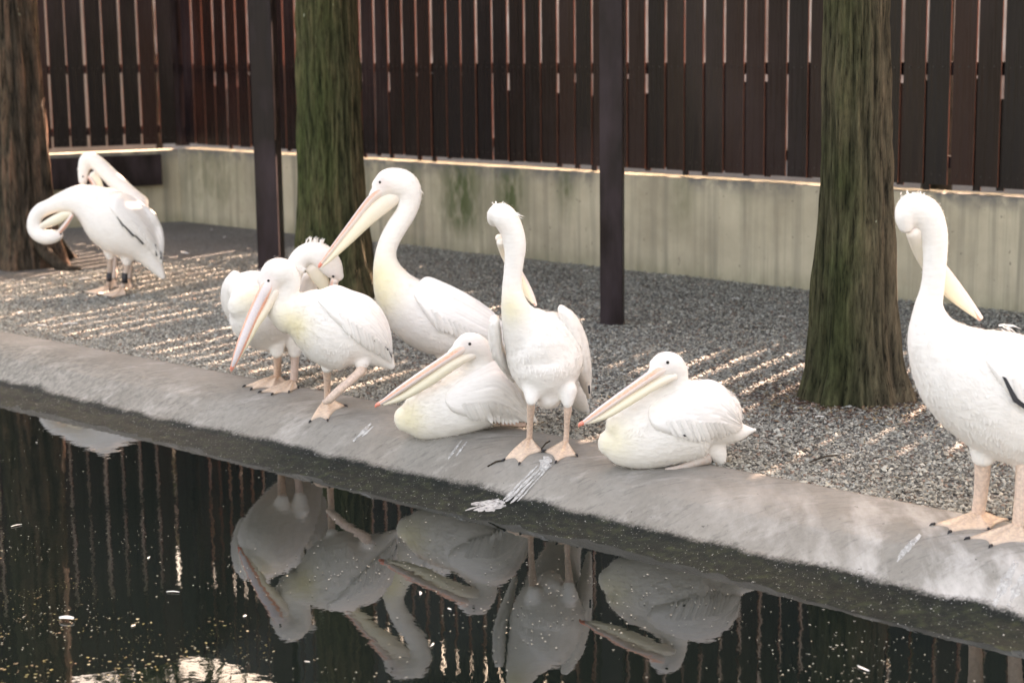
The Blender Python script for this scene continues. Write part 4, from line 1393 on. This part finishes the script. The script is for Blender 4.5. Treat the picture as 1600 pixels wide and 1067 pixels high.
FE = [feather_mesh(.06, .009, .06, 1), feather_mesh(.045, .010, -.08, 2), feather_mesh(.085, .008, .12, 3)]
for m_ in FE: m_.materials.append(MATS['white_feather'])
spots = [(290, 397, 2, 1.6, 'long curved white feather on the gravel right of the neck-looping pelican'),
         (66, 436, 1, 1.3, 'white feather on the gravel below the leftmost trunk'),
         (132, 438, 0, 1.4, 'white feather on the gravel just left of the far pelican\'s feet'),
         (30, 490, 0, .9, 'small white feather near the left edge of the gravel'),
         (66, 510, 0, .9, 'small white feather lying where gravel meets the kerb at left'),
         (110, 508, 2, .9, 'thin white feather on the gravel above the left kerb'),
         (350, 372, 0, 1.0, 'white feather on dark gravel left of the left timber post'),
         (330, 360, 1, .9, 'white speck of feather at the foot of the wall at left'),
         (1040, 432, 0, .7, 'small white feather close under the wall right of the middle post'),
         (915, 425, 1, .9, 'white feather under the wall just left of the middle post'),
         (1222, 496, 0, .7, 'small white feather on gravel left of the thick trunk, halfway up'),
         (1150, 468, 2, .6, 'thin pale feather on gravel between middle post and thick trunk'),
         (1288, 634, 2, .9, 'curled white feather at the base of the thick trunk'),
         (1281, 653, 0, .6, 'tiny white feather just below the thick trunk\'s base'),
         (232, 554, 1, .7, 'small white feather by the kerb left of the pelican group'),
         (1170, 562, 1, .6, 'tiny white feather on gravel above the right sitting pelican\'s tail')]
for i, (x, y, k, sc, lb) in enumerate(spots):
    p = GK(x, y)
    o = bpy.data.objects.new('fallen_feather', FE[k]); COL.objects.link(o)
    o.location = (p.x, p.y, gz(p.x, p.y) + .004); o.rotation_euler = (0, 0, rng.uniform(0, 6.28)); o.scale = (sc, sc, sc)
    tag(o, lb, 'feather', 'white feathers lying on the gravel')


def build_litter(n):
    r = np.random.default_rng(23)
    V = []; F = []; C = []
    for i in range(n):
        if r.random() < .5:
            a = r.uniform(0, 6.28); d = .22 + abs(r.normal()) * .22; x, y = g3.x + math.cos(a) * d, g3.y + .2 + math.sin(a) * d
        else:
            t = r.uniform(-3, 3.2); s = -r.uniform(.02, 3.6); x, y = t + KN[0] * s, yc(t) + KN[1] * s
            if np.dot(np.array([x, y]) - FA, FNRM) > -.05: continue
        if (yc(x) - y) > -.02: continue
        an = r.uniform(0, 6.28); L = r.uniform(.006, .02); w = L * r.uniform(.1, .35)
        c, s_ = math.cos(an), math.sin(an); z = r.uniform(.002, .009); tz = r.uniform(-.006, .006)
        i0 = len(V)
        V += [(x - c * L, y - s_ * L, z - tz), (x - s_ * w, y + c * w, z + .003), (x + c * L, y + s_ * L, z + tz), (x + s_ * w, y - c * w, z + .001)]
        F.append((i0, i0 + 1, i0 + 2, i0 + 3))
        col = [(.10, .045, .03), (.16, .085, .05), (.06, .035, .028), (.22, .16, .09)][r.integers(0, 4)]
        C += [col] * 4
    o = link('leaf_litter', mesh('leaf_litter', V, F, C), MATS['litter'], smooth=False)
    tag(o, 'brown leaf litter scattered on the gravel and round the thick trunk', 'litter', kind='stuff')


build_litter(5000)


def twig(pts, r_, label):
    ps = []
    for (x, y, h) in pts:
        p = GK(x, y); ps.append((p.x, p.y, gz(p.x, p.y) + h, r_))
    o = link('twig', tube_mesh('twig', ps, 6, cols=(.4, 0, 0)), MATS['bark_brown'])
    tag(o, label, 'twig')


twig([(762, 731, .006), (775, 725, .010), (788, 722, .008)], .0032, 'thin dark twig beside the upright pelican\'s left foot')
twig([(846, 709, .02), (853, 702, .024), (859, 697, .02)], .003, 'short dark twig between the upright pelican\'s feet')
twig([(1265, 726, .01), (1290, 718, .012), (1308, 715, .01)], .003, 'pale dry stalk on the gravel right of the sitting pelican')


def kerb_patch(outline, label, n_in=0):
    """white splash lying on the kerb, outline in pixels"""
    pts = []
    for (x, y) in outline:
        p = GK(x, y); pts.append((p.x, p.y))
    cx = sum(p[0] for p in pts) / len(pts); cy = sum(p[1] for p in pts) / len(pts)
    V = []; F = []; k = len(pts); nr = 5
    for j in range(nr + 1):
        for (x, y) in pts:
            q = j / nr; a = cx + (x - cx) * q; b = cy + (y - cy) * q
            V.append((a, b, gz(a, b) + .009 - .002 * q))
    F = [(j * k + i, j * k + (i + 1) % k, (j + 1) * k + (i + 1) % k, (j + 1) * k + i) for j in range(nr) for i in range(k)]
    return V, F


def dropping(polys, label):
    V = []; F = []
    for pl in polys:
        v, f = kerb_patch(pl, label)
        F += [tuple(q + len(V) for q in ff) for ff in f]; V += v
    o = link('bird_dropping', mesh('bird_dropping', V, F), MATS['dropping_white'], smooth=False)
    tag(o, label, 'bird dropping', 'white bird droppings on the kerb')


def streak(x0, y0, x1, y1, w, n=9, seed=0):
    r = np.random.default_rng(seed)
    dx, dy = x1 - x0, y1 - y0; L = math.hypot(dx, dy); nx, ny = -dy / L, dx / L
    a = []; b = []
    for i in range(n + 1):
        t = i / n; ww = w * (.5 + .8 * r.random()) * (math.sin(math.pi * min(.97, max(.03, t))) ** .4)
        a.append((x0 + dx * t + nx * ww, y0 + dy * t + ny * ww)); b.append((x0 + dx * t - nx * ww, y0 + dy * t - ny * ww))
    return a + b[::-1]


splash = [streak(858, 716, 846, 738, 9, 6, 1), streak(846, 733, 790, 786, 2.6, 10, 2), streak(852, 733, 797, 789, 2.2, 10, 3), streak(840, 730, 786, 784, 1.8, 10, 4), streak(862, 728, 808, 786, 1.3, 10, 5)]
r_ = np.random.default_rng(5)
for k in range(9):
    x = 800 - r_.uniform(0, 28); y = 785 + r_.uniform(-3, 10)
    splash.append(streak(x, y, x - r_.uniform(22, 52), y + r_.uniform(4, 17), r_.uniform(1.6, 4.2), 7, 10 + k))
dropping(splash, 'long white dropping running down the kerb below the upright pelican')
dropping([streak(580, 664, 552, 692, 3.0, 8, 31), streak(584, 668, 566, 684, 1.5, 8, 32)], 'short white dropping on the kerb left of the sitting pelican with the low bill')
dropping([streak(1438, 838, 1392, 893, 5.0, 9, 41), streak(1426, 846, 1398, 880, 3.0, 9, 42)], 'white streaked dropping on the kerb left of the right edge pelican')
dropping([streak(1588, 880, 1552, 950, 9, 9, 51), streak(1600, 900, 1575, 950, 7, 9, 52)], 'broad white dropping on the kerb under the right edge pelican')
dropping([streak(722, 690, 700, 720, 1.6, 8, 61), streak(730, 692, 712, 716, 1.3, 8, 62)], 'faint white dropping on the kerb below the left sitting pelican')


def build_floaters():
    r = np.random.default_rng(29)
    V = []; F = []; C = []

    def bit(x, y, L, w, col, lift=.002):
        an = r.uniform(0, 6.28); c, s_ = math.cos(an), math.sin(an); i0 = len(V); z = WATER_Z + lift
        k = 6
        for q in range(k):
            a = 2 * math.pi * q / k; rr = r.uniform(.75, 1.15)
            lx, ly = L * math.cos(a) * rr, w * math.sin(a) * rr
            V.append((x + lx * c - ly * s_, y + lx * s_ + ly * c, z + r.uniform(0, .0015)))
            C.append(col)
        F.append(tuple(range(i0, i0 + k)))
    for i in range(5200):                      # fine dust on the surface
        px = r.uniform(-40, 1640); py = r.uniform(650, 1090)
        p = G(px, py, WATER_Z)
        if (yc(p.x) - p.y) * .732 < .63: continue
        dens_ = vnoise(p.x * 2.2 + 7, p.y * 2.2, 77)
        if r.random() > dens_ ** 2.2 * 1.3: continue
        s = r.uniform(.0008, .0026)
        bit(p.x, p.y, s * r.uniform(1, 2.2), s, tuple(np.array([.45, .42, .36]) * r.uniform(.5, 1.3)))
    for i in range(1100):                      # yellow leaflets drifting at the lower left
        if r.random() < .45: px, py = r.normal(60, 60), r.normal(905, 28)
        else: px, py = r.uniform(-30, 430), r.uniform(965, 1080)
        p = G(px, py, WATER_Z)
        if vnoise(p.x * 5, p.y * 5, 78) < .35: continue
        s = r.uniform(.0012, .0042) * (1.6 if vnoise(p.x * 9, p.y * 9, 79) > .6 else .7)
        bit(p.x, p.y, s, s * r.uniform(.4, .9), [(.20, .15, .05), (.15, .13, .05), (.20, .13, .08), (.12, .09, .04), (.32, .27, .18)][r.integers(0, 5)])
    o = link('floating_debris', mesh('floating_debris', V, F, C), MATS['floating_bits'], smooth=False)
    tag(o, 'fine specks and yellow leaflets floating on the dark water', 'debris', kind='stuff')


build_floaters()

FW = [(104, 970, 1, 1.0, 'largest curled white feather floating on the water at lower left'),
      (233, 872, 0, .45, 'small white feather floating left of the reflected crossed-leg pelican, upper one'),
      (26, 822, 2, .5, 'thin white feather floating near the left picture edge'),
      (208, 978, 1, .45, 'small pale feather floating right of the largest floating feather'),
      (382, 963, 1, .5, 'white feather floating beside the reflected head of the crossed-leg pelican'),
      (270, 926, 2, .5, 'thin white feather floating in the middle of the lower left water'),
      (655, 928, 2, .5, 'white feather floating over the reflected tall pelican\'s neck'),
      (703, 952, 1, .45, 'white feather floating over the reflected fence left of the upright pelican'),
      (674, 1008, 2, .4, 'thin feather floating near the bottom beside the reflected tall neck'),
      (1350, 1045, 2, .6, 'thin white feather floating at the bottom right of the pond'),
      (57, 692, 1, .35, 'tiny white feather floating under the far left reflected bird'),
      (480, 1034, 0, .3, 'tiny white feather floating under the reflected crested head')]
for i, (x, y, k, sc, lb) in enumerate(FW):
    p = G(x, y, WATER_Z)
    o = bpy.data.objects.new('floating_feather', FE[k]); COL.objects.link(o)
    o.location = (p.x, p.y, WATER_Z + .001); o.rotation_euler = (0, 0, rng.uniform(0, 6.28)); o.scale = (sc, sc, sc * (2.0 if i == 0 else 1))
    tag(o, lb, 'feather', 'white feathers floating on the pond')

# ------------------------------------------------------------------ dark board lying along the left wall
bm = bmesh.new()
a = G(84, 300); b = G(247, 297)
pa = FA + LDIR * 1.55 - LNRM * .06; pb = FA + LDIR * .18 - LNRM * .06
c = (pa + pb) / 2
box_bm(bm, (c[0], c[1], .46), float(np.linalg.norm(pa - pb)), .05, .27, rot_to(LDIR))
bmesh.ops.bevel(bm, geom=bm.edges[:], offset=.004, segments=1, affect='EDGES')
me = bpy.data.meshes.new('dark_board'); bm.to_mesh(me); bm.free()
tag(link('dark_board', me, MATS['post_wood'], smooth=False), 'dark timber board fixed along the far left wall', 'board')
